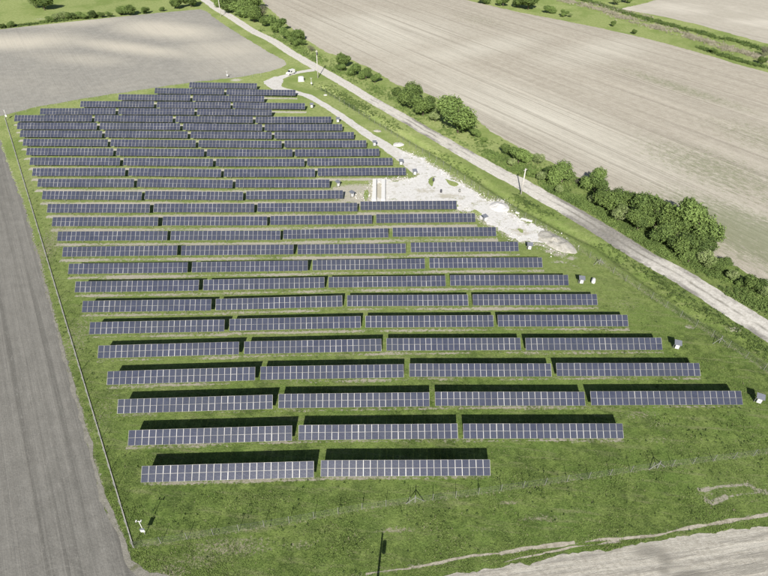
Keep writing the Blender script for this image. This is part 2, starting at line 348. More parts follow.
# ------------------------------------------------------------------ ground sheets
def dense(pts, step=0.7):
    out = []
    for i in range(len(pts)):
        a, b = pts[i], pts[(i+1) % len(pts)]; n = max(1, int((b-a).length/step))
        out += [a.lerp(b, k/n) for k in range(n)]
    return out
def smooth_closed(pts, it=1):
    for _ in range(it):
        q = []
        for i in range(len(pts)):
            a, b = pts[i], pts[(i+1) % len(pts)]; q += [a.lerp(b, .25), a.lerp(b, .75)]
        pts = q
    return pts
def jig(p, amp):
    if amp == 0: return p
    return p + amp*Vector((jn(p.x, p.y, .25, 3)+.6*jn(p.x, p.y, .9, 5)+.5*jn(p.x, p.y, 2.6, 9), jn(p.x, p.y, .25, 13)+.6*jn(p.x, p.y, .9, 15)+.5*jn(p.x, p.y, 2.6, 19), 0))
SHEETS = []
def sheet(name, px, mat, z, amp=0.5, smooth=1, kind='structure', world_pts=None, step=0.5):
    pts = world_pts or [gp(*p) for p in px]
    if smooth: pts = smooth_closed(pts, smooth)
    pts = [jig(p, amp) for p in dense(pts, step)]
    pts = [Vector((p.x, p.y, z)) for p in pts]
    tri = tessellate_polygon([pts])
    me = bpy.data.meshes.new(name); me.from_pydata([tuple(p) for p in pts], [], [tuple(t) for t in tri]); me.materials.append(mat)
    bm = bmesh.new(); bm.from_mesh(me); bmesh.ops.recalc_face_normals(bm, faces=bm.faces)
    for f in bm.faces:
        if f.normal.z < 0: f.normal_flip()
    bm.to_mesh(me); bm.free()
    o = mesh_obj(name, me)
    if kind: o['kind'] = kind
    SHEETS.append(np.array([(p.x, p.y) for p in pts]))
    return o
def spline(pts, step=1.0):
    out = []
    P = [pts[0]*2-pts[1]]+pts+[pts[-1]*2-pts[-2]]
    for i in range(1, len(P)-2):
        a, b, c, d = P[i-1:i+3]; n = max(1, int((c-b).length/step))
        for k in range(n):
            t = k/n; out.append(0.5*((2*b)+(c-a)*t+(2*a-5*b+4*c-d)*t*t+(3*b-a-3*c+d)*t**3))
    out.append(pts[-1]); return out
def ribbon(name, px, width, mat, z, amp=0.35, greyf=None, kind='structure', crown=0.0):
    pts = [gp(p[0], p[1]) for p in px]; wd = width if isinstance(width, (list, tuple)) else [width]*len(px)
    acc = [0.0]
    for a, b in zip(pts, pts[1:]): acc.append(acc[-1]+(b-a).length)
    cl = spline(pts, 0.8); V = []; A = []; Gy = []; s = 0; n = 12
    left = []; right = []
    for i, p in enumerate(cl):
        if i: s += (p-cl[i-1]).length
        w = float(np.interp(s, acc, wd)); q = cl[min(i+1, len(cl)-1)]-cl[max(i-1, 0)]; nrm = Vector((q.y, -q.x, 0)).normalized()
        el = p-nrm*w/2; er = p+nrm*w/2
        el += nrm*amp*(jn(el.x, el.y, .3, 1)+.7*jn(el.x, el.y, 1.3, 2)); er += nrm*amp*(jn(er.x, er.y, .3, 4)+.7*jn(er.x, er.y, 1.3, 6))
        left.append(el); right.append(er)
        for k in range(n+1):
            t = k/n; v = el.lerp(er, t); V.append((v.x, v.y, z+crown*(1-(2*t-1)**2))); A.append(2*t-1); Gy.append(greyf(s/acc[-1]) if greyf else 0)
    Fc = [(i*(n+1)+k, i*(n+1)+k+1, (i+1)*(n+1)+k+1, (i+1)*(n+1)+k) for i in range(len(cl)-1) for k in range(n)]
    me = from_np(name, V, Fc, mat, {'across': A, 'grey': Gy}); o = mesh_obj(name, me)
    if kind: o['kind'] = kind
    me.flip_normals() if me.polygons[0].normal.z < 0 else None
    SHEETS.append(np.array([(p.x, p.y) for p in left+right[::-1]]))
    return o, cl
def inside(poly, P):
    x, y = P[:, 0], P[:, 1]; r = np.zeros(len(P), bool); bb = (poly.min(0), poly.max(0))
    m_ = (x > bb[0][0]) & (x < bb[1][0]) & (y > bb[0][1]) & (y < bb[1][1]); xi, yi = x[m_], y[m_]; ri = np.zeros(len(xi), bool)
    for i in range(len(poly)):
        x1, y1 = poly[i]; x2, y2 = poly[i-1]
        if y1 == y2: continue
        c = (y1 > yi) != (y2 > yi); ri ^= c & (xi < (x2-x1)*(yi-y1)/(y2-y1)+x1)
    r[m_] = ri; return r
def seg_dist(P, pts):
    best = np.full(len(P), 1e9)
    for a, b in zip(pts, pts[1:]):
        a = np.array(a[:2]); b = np.array(b[:2]); ab = b-a; t = np.clip(((P-a)@ab)/(ab@ab), 0, 1)
        best = np.minimum(best, np.hypot(*(P-(a+t[:, None]*ab)).T))
    return best

# ------------------------------------------------------------------ measured tables (lower edge: left x, y, right x, y in photo pixels)
ROWS = [
  [(140.8, 482.7, 313.8, 477.5), (320.6, 476.7, 490.6, 475.8)],
  [(127.8, 445.8, 291.9, 440.8), (298.3, 440.4, 457.9, 438.7), (463.5, 438.8, 623.8, 438.5)],
  [(117.1, 413.8, 272.5, 409), (278.3, 408.3, 429.6, 406.5), (435.2, 406, 585.4, 405.8), (591.3, 405.4, 743, 404.8)],
  [(106.7, 385, 255, 380.4), (260.2, 380, 403.8, 377.5), (409.4, 376.9, 551.7, 376.7), (556.9, 376.3, 700.7, 376.2)],
  [(97.5, 358.5, 238.8, 354.4), (244, 354.2, 381.5, 351.3), (386.5, 350.8, 521, 350.2), (526, 350.4, 662.6, 350)],
  [(89, 334.4, 224.2, 331.5), (229.2, 331, 360.8, 327.9), (365.4, 327.7, 493.8, 326.9), (498.1, 326.7, 628.5, 326.5)],
  [(81.7, 312.5, 211, 310.6), (215.6, 310.4, 342.3, 306.7), (347.1, 306.5, 468.3, 305.8), (473.1, 305.6, 597.7, 305.2)],
  [(74.6, 292.5, 198.5, 290.8), (203.1, 290.6, 324.4, 287.9), (328.5, 287.7, 445.8, 286.3), (450.4, 285.8, 568.8, 285.4)],
  [(67.9, 274.2, 187.3, 272.7), (191.7, 272.5, 307.7, 270.8), (312.5, 270.4, 425, 268.8), (429.6, 268.3, 542.7, 267.5)],
  [(62.1, 256.9, 176.9, 255.4), (181, 255.6, 293.3, 254.4), (297.5, 254.4, 405.8, 253.3), (411, 252.3, 518.8, 251.3)],
  [(56.9, 241, 166.9, 240.4), (170.4, 240.4, 280.2, 240), (283.3, 239.2, 388.3, 237.5), (392.7, 236.9, 496.3, 236.3)],
  [(51.7, 226.3, 157.7, 226), (162.3, 225.6, 266.9, 225.4), (270.2, 225, 372.1, 223.8), (376.3, 223.1, 475.6, 222.1)],
  [(46.7, 212.7, 149.4, 212.7), (153.3, 212.3, 254, 212.3), (257.3, 211.9, 357.3, 211.3), (360.4, 210, 456.9, 209.2)],
  [(41.7, 199.4, 141.3, 200), (144.4, 199.4, 242.7, 200.2), (246, 199.6, 343.1, 198.5)],
  [(37.1, 186.9, 133.5, 187.1), (136.7, 186.9, 232.3, 188.1), (235.4, 187.5, 329.4, 187.5)],
  [(31.9, 176, 124.8, 175.8), (128.1, 175.8, 220.8, 177.1), (223.8, 176.9, 314.8, 176.7), (317.7, 176, 406, 175.2)],
  [(29.4, 165, 119.6, 165.4), (122.9, 165.4, 212.7, 166.3), (215.8, 166.3, 304.2, 166.3), (307.1, 165.8, 392.7, 165.2)],
  [(26, 155.2, 112.9, 155.6), (116, 155.6, 203.8, 156.3), (206.7, 156.3, 292.3, 156.5), (295, 156.5, 379.4, 155.8)],
  [(22.5, 145.8, 107.3, 146.3), (110.2, 146.3, 195.4, 147.1), (198.3, 147.1, 281.5, 147.9), (284.4, 147.5, 366.3, 147.3)],
  [(19.6, 137.1, 101.7, 137.5), (104.6, 137.3, 187.3, 138.1), (190.4, 138.1, 271.5, 138.8), (274.4, 138.8, 354, 138.8)],
  [(16.7, 129.2, 96.5, 129.4), (99.4, 129.4, 179.8, 129.8), (182.7, 130, 261.9, 130.8), (264.6, 130.8, 342.3, 130.6)],
  [(14, 121.5, 91.7, 121.5), (94.2, 121.5, 172.5, 122.1), (175.4, 122.3, 252.7, 122.9), (255.6, 123.1, 331.3, 122.9)],
  [(39.8, 114.6, 115.4, 114.2), (118.1, 114.4, 194.2, 114.8), (196.9, 115, 271.7, 115.6)],
  [(80, 107.1, 153.8, 107.3), (156.5, 107.7, 230.4, 108.3), (232.7, 108.3, 304.8, 109.2)],
  [(118.1, 100, 190, 100.8), (192.5, 101, 264, 101.9)],
  [(154.4, 93.5, 224, 94.6), (226.3, 94.8, 295.4, 95.6)],
  [(189, 87.7, 256.7, 88.8)],
]
TILT = math.radians(39); Z0 = 1.0; PITCHX = 1.012; MW, ML, SLOPE = 1.0, 1.10, 2.23

# ------------------------------------------------------------------ the ground
xs = np.concatenate([-np.geomspace(3000, 150, 40), np.arange(-140, -50, 0.6), np.arange(-50, 60, 0.35), np.arange(60, 115, 0.5), np.geomspace(120, 3000, 45)])
ys = np.concatenate([[-1500, -300, -60, 0, 15], np.arange(27, 50, 0.22), np.arange(50, 232, 0.5), np.arange(233, 420, 2.0), np.geomspace(430, 5000, 25)])
GX, GY = np.meshgrid(xs, ys); P2 = np.stack([GX.ravel(), GY.ravel()], 1)
ditch = [gp(*p) for p in ((322, 87), (345, 100), (372, 117), (430, 150), (480, 180), (515, 203), (560, 227), (600, 246), (640, 276), (690, 312), (740, 340), (800, 385))]
dd = seg_dist(P2, ditch)
Z = -0.75*np.exp(-(dd/1.3)**2)
def fbm2(x, y, s, seed):                             # cheap smooth variation from summed sines
    r = np.zeros_like(x); q = np.random.default_rng(seed)
    for k in range(10):
        a = q.uniform(0, 6.28); fq = s*q.uniform(.6, 1.8); r += np.sin((x*math.cos(a)+y*math.sin(a))*fq+q.uniform(0, 6.28))
    return r/4
near = (P2[:, 1] > 27) & (P2[:, 1] < 232) & (np.abs(P2[:, 0]) < 116)
soil = np.zeros(len(P2)); dead = np.full(len(P2), 0.0)
# drip line of bare soil just in front of every table
for r in ROWS:
    for (x0, y0, x1, y1) in r:
        a, b = gp(x0, y0, Z0), gp(x1, y1, Z0); d = (b-a).normalized(); nn = Vector((d.y, -d.x, 0))
        rel = P2-np.array([a.x, a.y]); al = rel@np.array([d.x, d.y]); ac = rel@np.array([nn.x, nn.y])
        m_ = (al > -.6) & (al < (b-a).length+.6) & (ac > -2.5) & (ac < 2.0)
        k = .36+.20*min(1, max(0, (a.y-75)/50))+.20*fbm2(P2[m_, 0], P2[m_, 1], .35, 5)+0.16*min(1, max(0, (a.y-60)/60))
        fw_ = min(1, max(0, (a.y-60)/60)); soil[m_] = np.maximum(soil[m_], (k+.10*fw_)*np.exp(-((ac[m_]+.40-.75*fw_)/(.45+.45*fw_))**2)+0.2*(ac[m_] < 0))
def line_attr(arr, px, w, k):
    d = seg_dist(P2, [gp(*p) for p in px]); arr[:] = np.maximum(arr, k*np.exp(-(d/w)**2))
def blob_attr(arr, px, py, rx, ry, k, rot=0.0):
    c = gp(px, py); x = P2[:, 0]-c.x; y = P2[:, 1]-c.y; u = x*math.cos(rot)+y*math.sin(rot); v = -x*math.sin(rot)+y*math.cos(rot)
    arr[:] = np.maximum(arr, k*np.exp(-((u/rx)**2+(v/ry)**2)))
LEDGE = [(0, 140), (8, 165), (22, 200), (39, 260), (61, 343), (86, 431), (100, 485), (106, 505), (119, 532), (129, 562), (152, 577)]
line_attr(soil, LEDGE, .7, .62)
line_attr(soil, [(5, 118), (133, 547)], .35, .35)
line_attr(dead, [(134, 547), (284, 524), (364, 509), (464, 496), (560, 482), (655, 468), (768, 452)], .8, .55)
line_attr(dead, [(480, 190), (547, 230), (599, 261), (650, 296), (719, 338), (768, 372)], 1.0, .62)
line_attr(dead, [(345, 103), (375, 122), (418, 149), (444, 165), (480, 190)], 1.0, .42)
for a in ((230, 548, 8, 2.2, .75), (170, 572, 4, 1.5, .8), (200, 560, 5, 2, .7), (300, 545, 5, 1.2, .6), (355, 538, 4, 1.0, .5), (395, 530, 4, .6, .8), (425, 527, 3, .5, .6), (540, 518, 5, 1.2, .62), (508, 503, 2, .4, .95),
          (575, 510, 5, 1, .5), (640, 415, 6, 1.6, .62), (660, 425, 4, 1.2, .6), (610, 345, 8, 5, .45), (625, 305, 6, 4, .55), (590, 300, 5, 4, .5), (720, 395, 4, 4, .3), (745, 520, 5, 1, .4), (655, 440, 5, 1, .6), (480, 530, 4, .7, .5),
          (700, 380, 5, 3, .35), (560, 300, 4, 2, .4), (45, 270, 4, 10, .45), (60, 300, 3, 6, .5), (75, 350, 3, 6, .45), (95, 400, 3, 5, .45), (110, 440, 3, 4, .4)):
    blob_attr(dead, *a)
for a in ((48, 245, 6, 26, .66), (75, 340, 5, 18, .6), (100, 420, 4, 12, .55), (30, 180, 6, 26, .55), (200, 220, 60, 28, .45), (330, 215, 40, 30, .50), (120, 170, 60, 30, .50), (250, 300, 60, 12, .25), (640, 330, 14, 12, .35), (560, 275, 8, 8, .4)): blob_attr(dead, *a)
for a in ((357, 191, 8, 4.5, 1.05), (344, 189, 5, 2.5, .9), (366, 198, 6, 5, 1.05), (350, 199, 5, 3, .8), (550, 251, 2, 1, .8), (556, 255, 1.2, .7, .8), (571, 258.5, 1.5, .9, .8), (236, 80, 3, 2.5, .8), (262, 97, 6, 1.2, .55), (600, 262, 2, 1, .6), (572, 258, 2, 1, .7), (558, 262, 3, .8, .65), (405, 200, 8, 1, .7), (395, 208, 6, .8, .8), (45, 19, 3.5, 3.5, .9),
          (690, 327, 1.4, .8, .75), (734, 329, 1.6, 1, .8), (225, 20, 2, 2, .3)):
    blob_attr(soil, *a)
line_attr(soil, [(358, 577), (384, 572), (436, 563), (480, 555), (525, 549), (556, 545), (600, 540), (648, 536), (695, 527), (742, 519), (780, 512)], .7, .45)
line_attr(soil, [(700, 490), (709, 489)], .55, .85)
line_attr(soil, [(709, 489), (720, 486.5), (748, 484)], .36, .72)
line_attr(soil, [(748, 484), (757, 490), (768, 492.5), (780, 494)], .55, .85)
line_attr(soil, [(706, 500), (712, 503), (726, 497)], .5, .95)
line_attr(soil, [(726, 497), (748, 493.5), (762, 493)], .25, .6)
line_attr(dead, [(700, 495), (760, 489), (790, 490)], 1.6, .5)
line_attr(soil, [(545, 250), (580, 268), (560, 262)], .5, .5)
YARD_EDGE = [(398, 150), (420.7, 158), (444, 172), (462, 183), (478, 194.5), (488, 201), (499.5, 200), (506.6, 205), (507, 211), (517.7, 218), (528, 225), (541, 228), (553, 235), (568, 250), (562, 255), (545, 245), (530, 243), (515, 240), (502, 231), (490, 226), (481, 220), (473, 213), (460, 210)]
line_attr(soil, YARD_EDGE, 1.7, .60)
line_attr(soil, [(371, 205), (371, 182), (394, 181), (414, 179), (419, 175), (408, 165)], 1.8, .58)
line_attr(soil, [(287, 75.3), (277.5, 79), (272.5, 83.5), (278, 88.3), (296, 92.5), (309, 96.5), (324.7, 105.5), (340, 115), (361, 130), (387, 147)], 2.6, .45)
yellowed = np.clip((P2[:, 1]-58)/105, 0, 1)*0.95  # ground colour turns paler and yellower further from the camera
dist_axis = P2[:, 0]
yellowed = np.clip(yellowed+.12*fbm2(P2[:, 0], P2[:, 1], .05, 8), 0, 1)
nx, ny = len(xs), len(ys)
idx = np.arange(nx*ny).reshape(ny, nx)
Fc = np.stack([idx[:-1, :-1], idx[:-1, 1:], idx[1:, 1:], idx[1:, :-1]], -1).reshape(-1, 4)
g_me = from_np('ground', np.column_stack([P2, Z]), Fc, M['grass'], {'soil': soil, 'dead': dead, 'yellowed': yellowed})
ground = mesh_obj('ground', g_me); ground['kind'] = 'structure'

# fields
sheet('left_field', [(-60, 132), (0, 139)]+LEDGE[1:]+[(200, 640), (-400, 700), (-500, 300), (-160, 160)], M['field_l'], 0.012, 0.5, 0)
sheet('back_field', [(-30, 119), (3, 115.5), (20, 111.2), (38, 106.5), (78, 99.5), (117, 93.5), (153, 88), (187, 82.8), (237, 77.5), (270, 71.5), (279, 68.5), (286.6, 65), (285, 61), (270, 53), (252, 42), (232.5, 30), (217, 20),
      (208, 12), (200, 9.2), (150, 13.6), (100, 18.7), (50, 24), (0, 29.3), (-60, 36), (-160, 48), (-100, 110)], M['field_b'], 0.008, 0.5, 0)
sheet('right_field', [(262, 0), (268, 8), (290, 27), (310, 42), (325, 52), (345, 57), (370, 68), (395, 84), (430, 95), (470, 112), (490, 131), (530, 153), (560, 166), (590, 184), (610, 196), (640, 206), (685, 214), (704, 236), (712, 257), (728, 262), (745, 272),
      (768, 283), (900, 350), (1000, 200), (900, 110), (768, 72.5), (740, 65), (690, 50), (640, 37), (600, 28), (560, 20), (520, 12.5), (480, 3), (460, -1), (400, -10), (250, -14)], M['field_r'], 0.008, 0.7, 0, step=0.8)
sheet('far_field', [(620, 9), (650, 2), (670, -6), (900, -20), (1000, 60), (768, 43.5), (740, 36.5), (700, 25), (660, 16)], M['field_f'], 0.010, 0.8, 0, step=1.0)

# roads and hard standing
ROADPX = [(180, -14), (206, 1), (217, 9), (231, 17), (252, 30.6), (273, 41), (293.4, 54.3), (313, 65.5), (335, 78), (353, 88.6), (370, 99), (400, 116), (431, 134), (470, 156.5), (501.5, 174), (519, 182.5), (547, 198.5), (575, 214), (603, 231), (627, 246), (650, 260), (679, 275), (710.5, 295), (742, 315), (768, 331), (830, 372), (900, 420)]
def greyf(t):
    return float(np.interp(t, [0, .5, .60, .66, .72, .78, .84, .90, 1], [0, 0, .42, .58, .42, .30, .85, .45, .55]))
road, road_cl = ribbon('dirt_road', ROADPX, [4.6]*11+[4.8, 5, 5, 5.4, 5.6, 5.6, 5.8, 5.8, 5.8, 5.8, 6, 6, 6, 6, 6, 6], M['road'], 0.030, 0.30, greyf, crown=0.03)
ribbon('access_track', [(314, 70), (300, 72), (287, 75.3), (277.5, 79), (272.5, 83.5), (278, 88.3), (296, 92.5), (309, 96.5), (324.7, 105.5), (340, 115), (361, 130), (387, 147), (408, 160), (424, 171)], [3.0, 2.6, 2.6, 4.0, 5.0, 4.2, 2.9, 2.8, 2.8, 2.8, 3.1, 4.0, 5.5, 7], M['track'], 0.020, 0.35)
sheet('turning_area', [(262, 82), (268, 79), (278, 76), (284, 79), (281, 88), (274, 89)], M['track'], 0.016, .5)
sheet('gravel_yard', [(398, 150), (420.7, 158), (444, 172), (462, 183), (478, 194.5), (488, 201), (499.5, 200), (506.6, 205), (507, 211), (517.7, 218), (528, 225), (541, 228), (553, 235), (545, 243), (530, 243), (515, 240), (502, 231), (490, 226), (481, 220), (473, 213), (460, 210), (455, 201), (440, 202), (400, 203), (372, 203), (369, 196), (371, 188), (371, 181.5), (380, 179), (394, 181), (414, 179), (419, 175), (408, 165)], M['yard'], 0.024, 1.15, 0)
sheet('gravel_road', [(300, 640), (380, 588), (440, 577), (500, 566.5), (559, 556.5), (620, 547.5), (682.6, 537.3), (735, 530.5), (768, 527), (850, 518), (900, 640)], M['quarry'], 0.020, 0.45, 0)
for k, pp in enumerate([[(528, 225), (533, 223), (541, 229), (538, 231)], [(542, 247), (548, 249), (556, 254), (552, 256), (545, 252)], [(567, 256), (573, 257), (574, 261), (568, 260)], [(431, 178), (434, 177), (434, 180)]]):
    if k == 0: sheet('gravel_patch', pp, M['yard'], 0.028, 0.5, 1)
for pp in ([(430, 178), (433, 176), (434, 184), (431, 187), (429, 182)], [(444, 178), (452, 181), (460, 184), (455, 187), (448, 185)], [(363, 191), (368, 189), (368, 200), (364, 202)], [(470, 212), (476, 208), (482, 216), (476, 216)], [(517, 228), (522, 229), (524, 233), (519, 232)]):
    o = sheet('grass_patch', pp, M['grass'], 0.034, 0.45, 1)
    SHEETS.pop()
    at = o.data.attributes.new('yellowed', 'FLOAT', 'POINT'); at.data.foreach_set('value', np.full(len(o.data.vertices), .9, np.float32))

ribbon('field_margin', [(22, 200), (39, 261), (61, 345), (86, 433), (100, 488), (106, 506), (119, 534), (128, 563), (140, 573), (165, 582), (260, 605)], [.2, .35, .4, .5, .6, .6, .7, .8, 1.0, 1.8, 2.2], M['margin'], 0.022, .40)
for px_, w_ in (([(366, 575), (384, 571.5), (400, 569), (436, 563), (480, 555.5), (500, 553)], .26), ([(500, 553.3), (525, 549), (556, 545), (575, 543)], .48), ([(585, 542), (600, 540), (648, 536), (695, 527), (742, 519), (790, 511)], .36),
                ([(500, 562), (520, 558.5), (545, 553.5)], .14), ([(543, 553), (566, 549), (590, 545.5), (620, 541)], .20)):
    ribbon('bare_earth_strip', px_, w_, M['bare'], 0.018, .24)
# heaps of stone
def heap(name, px, py, rx, ry, rot, h, mat, label):
    c = gp(px, py); n = 46; V = []; Fc = []
    for j in range(n+1):
        for i in range(n+1):
            u = 2*i/n-1; v = 2*j/n-1; q = max(abs(u), abs(v)); L = math.hypot(u, v)
            if L > 0: u, v = u*q/L, v*q/L
            x, y = u*rx*(1+.18*jn(u, v, 1.3, 3)), v*ry*(1+.18*jn(u, v, 1.3, 7)); r2 = min(1, q)
            z = h*(1-r2**1.6)*(.75+.5*jn(x, y, .6, px))+.10*jn(x, y, 2.5, 2)*(1-r2)+.05*jn(x, y, 6, 2)*(1-r2)
            V.append((x*math.cos(rot)-y*math.sin(rot), x*math.sin(rot)+y*math.cos(rot), max(z, 0)+0.036 if q < 1 else 0.0))
    for j in range(n):
        for i in range(n): a = j*(n+1)+i; Fc.append((a, a+1, a+n+2, a+n+1))
    o = mesh_obj(name, from_np(name, V, Fc, mat)); o.location = c; return tag(o, label, 'stone heap', 'heaps of stone and rubble')
rr = math.atan2(rdir.y, rdir.x)
heap('rubble_heap', 556, 242, 5.4, 2.6, rr, .9, M['heap'], 'long beige rubble heap on the grass at the tail of the white gravel')
heap('gravel_heap', 499, 207, 2.6, 2.4, rr, .8, M['yard'], 'white gravel heap bulging from the yard edge below the utility pole')
heap('gravel_heap', 398.5, 144.5, 1.7, 1.5, .3, .5, M['yard'], 'small white gravel heap on grass between the access track and the dirt road')
heap('gravel_heap', 377.5, 131, 1.3, .9, -.3, .35, M['heap'], 'smallest greyish gravel heap beside the upper bend of the access track')
heap('gravel_heap', 325.5, 95, .7, .6, -.3, .3, M['yard'], 'tiny white stone pile in the grass beyond the tank')

# ------------------------------------------------------------------ solar tables
ct, st = math.cos(TILT), math.sin(TILT)
def module_mesh():
    b = MB(); w, l, t = MW/2, ML/2, .035; fw, fe = .034, .014
    # frame ring (outer box with a sunken glass)
    b.box((-w, -l, -t), (-w+fw, l, .006), M['frame']); b.box((w-fw, -l, -t), (w, l, .006), M['frame'])
    b.box((-w+fw, -l, -t), (w-fw, -l+fe, .006), M['frame']); b.box((-w+fw, l-fe, -t), (w-fw, l, .006), M['frame'])
    b.box((-w+fw, -l+fe, -.02), (w-fw, l-fe, 0.0), M['cell'])
    return b.mesh('solar_module')
mod_me = module_mesh(); NCOL = 24; HALF = NCOL*PITCHX/2
ORD = ['front', 'second', 'third', 'fourth', 'fifth', 'sixth', 'seventh', 'eighth', 'ninth', 'tenth', 'eleventh', 'twelfth', 'thirteenth', 'fourteenth']
def row_name(i):
    n = len(ROWS)
    if i == 0: return 'front row'
    if i == n-1: return 'backmost row'
    return '%s row from the front' % ORD[i] if i < 14 else '%s row from the back' % ORD[n-1-i]
def pos_name(j, n):
    if n == 1: return 'only'
    if j == 0: return 'leftmost'
    if j == n-1: return 'rightmost'
    if n == 3: return 'middle'
    return 'second from left' if j == 1 else 'third from left'
root0 = thing('solar_table', '', 'solar table', (0, 0, 0), 0, 'solar tables in rows inside the fence')
kids = []
for i in range(NCOL):
    for j in range(2):
        o = mesh_obj('solar_module', mod_me, root0)
        s = .004+ML/2+j*(ML+.014); o.location = (-HALF+PITCHX*(i+.5), s*ct, Z0+s*st+.03); o.rotation_euler = (TILT, 0, 0); kids.append((o, []))
b = MB()
for s in (.45, 1.75):
    b.hexa([(x, (s+ds)*ct+dn*st, Z0+(s+ds)*st-dn*ct-.01) for dn in (.10, 0) for (x, ds) in ((-HALF, -.03), (HALF, -.03), (HALF, .03), (-HALF, .03))], M['steel'])
LEGX = [-HALF+1.6+k*(2*HALF-3.2)/6 for k in range(7)]
for x in LEGX:
    b.hexa([(x+dx, s*ct+dn*st, Z0+s*st-dn*ct-.01) for dn in (.20, .10) for (dx, s) in ((-.03, .15), (.03, .15), (.03, 2.05), (-.03, 2.05))], M['steel'])
    b.bar((x, 1.05*ct, .55), (x, 1.75*ct+.1, Z0+1.7*st-.2), .03, M['steel'], sides=5)
kids.append((b.obj('support_frame', root0), []))
b = MB(); hh = Z0+1.05*st-.2
b.box((-.035, -.03, -.1), (.035, .03, hh), M['steel']); leg_me = b.mesh('leg')
for x in LEGX:
    o = mesh_obj('leg', leg_me, root0); o.location = (x, 1.05*ct, 0); kids.append((o, []))
first = True
for i, r in enumerate(ROWS):
    for j, (x0, y0, x1, y1) in enumerate(r):
        a, b_ = gp(x0, y0, Z0), gp(x1, y1, Z0); c = (a+b_)/2; ang = math.atan2(b_.y-a.y, b_.x-a.x); L = (b_-a).length
        pn = pos_name(j, len(r)); lab = ('%s tilted blue solar panel table in the %s' % (pn, row_name(i))) if 'from' not in pn else ('tilted blue solar panel table %s in the %s' % (pn, row_name(i)))
        loc = (c.x, c.y, 0); sc = (L/(2*HALF), 1, 1)
        if first: root0.location = loc; root0.rotation_euler = (0, 0, ang); root0.scale = sc; root0['label'] = lab; first = False
        else: copy_tree(root0, kids, lab, loc, ang, sc)

# ------------------------------------------------------------------ inverter cabinets with canopies
def cabinet_proto():
    t = thing('inverter_cabinet', '', 'inverter', (0, 0, 0), 0, 'inverter cabinets at the row ends')
    k = []
    b = MB(); b.hexa([(-.62, -.55, 1.45), (.62, -.55, 1.45), (.62, .55, 1.75), (-.62, .55, 1.75), (-.62, -.55, 1.49), (.62, -.55, 1.49), (.62, .55, 1.79), (-.62, .55, 1.79)], M['canopy']); k.append((b.obj('canopy', t), []))
    b = MB(); b.box((-.32, -.42, .45), (.32, -.10, 1.25), M['white']); bx = b.obj('cabinet_body', t, .02)
    b = MB(); b.box((-.05, -.45, .80), (.05, -.425, .92), M['dark']); h = b.obj('handle', bx); k.append((bx, [h]))
    for x in (-.5, .5):
        b = MB(); b.box((x-.035, -.03, -.1), (x+.035, .03, 1.58), M['steel']); k.append((b.obj('leg', t), []))
    b = MB(); b.box((-.5, -.09, .55), (.5, -.035, .62), M['steel']); b.box((-.5, -.09, 1.1), (.5, -.035, 1.17), M['steel']); k.append((b.obj('crossbar', t), []))
    return t, k
cab, cab_k = cabinet_proto()
CAB = [(757, 403, 'inverter cabinet with grey canopy standing right of the lowest wide solar row', -.5), (675.5, 349, 'inverter cabinet with grey canopy right of the fifth row from the front', -.35),
       (580.5, 284, 'inverter cabinet with canopy on grass beside the white capsule tank', -.2), (529, 250, 'inverter cabinet between a row end and the beige rubble heap', -.2),
       (484.5, 221.5, 'inverter cabinet at the lower edge of the white gravel yard', .6), (352, 197.5, 'inverter cabinet on patchy ground left of the two long concrete beams', .9), (338, 187, 'inverter cabinet in the grass behind the thirteen-row cluster, left of the gravel', .9),
       (414.5, 175.5, 'inverter cabinet where the access track opens into the yard', .2), (401, 165.5, 'inverter cabinet in the grass beside the widening access track', 0), (374.5, 146.5, 'inverter cabinet hard against the middle of the access track', 0),
       (338, 123, 'inverter cabinet left of the bend of the access track', 0), (312, 108.5, 'inverter cabinet standing alone on the upper lawn right of a short row', 0)]
CAB[6] = (338, 187, 'inverter cabinet in the grass right of the thirteenth row from the back', .9)
for q, (px, py, lab, rz) in enumerate(CAB):
    p = gp(px, py)
    if q == 0: cab.location = p; cab.rotation_euler = (0, 0, rz); cab['label'] = lab
    else: copy_tree(cab, cab_k, lab, p, rz)

# ------------------------------------------------------------------ camera masts
def mast(px, py, top_y, lab):
    p = gp(px, py); h = max(1.6, height_to(p, top_y)); t = thing('camera_mast', lab, 'camera mast', p, 0, 'security camera masts at the fence corners')
    b = MB(); b.bar((0, 0, -.1), (0, 0, h), .05, M['white'], .04); b.obj('pole', t)
    b = MB(); b.box((-.28, -.20, h*.28), (.28, -.05, h*.28+.62), M['white']); bx = b.obj('control_box', t, .02)
    b = MB(); b.box((-.3, -.24, h*.28+.62), (.3, -.02, h*.28+.66), M['canopy']); b.obj('lid', bx)
    b = MB(); b.bar((-.32, 0, h-.1), (.32, 0, h-.1), .03, M['white']); b.obj('bracket', t)
    for s in (-1, 1):
        b = MB(); b.box((s*.30-.08, -.18, h-.04), (s*.30+.08, .12, h+.10), M['white']); cm = b.obj('camera_housing', t, .02)
        b = MB(); b.bar((s*.30, -.20, h+.03), (s*.30, -.182, h+.03), .05, M['dark'], sides=10); b.obj('lens', cm)
mast(145.3, 534.5, 521, 'white twin camera mast in the bottom left fence corner')
mast(7.5, 119, 110, 'white twin camera mast at the far left fence corner beside the ploughed field')
mast(227.5, 77.5, 71, 'white camera mast behind the backmost row at the back field edge')
mast(311.6, 86, 78, 'white camera mast on the lawn between tank and utility pole')

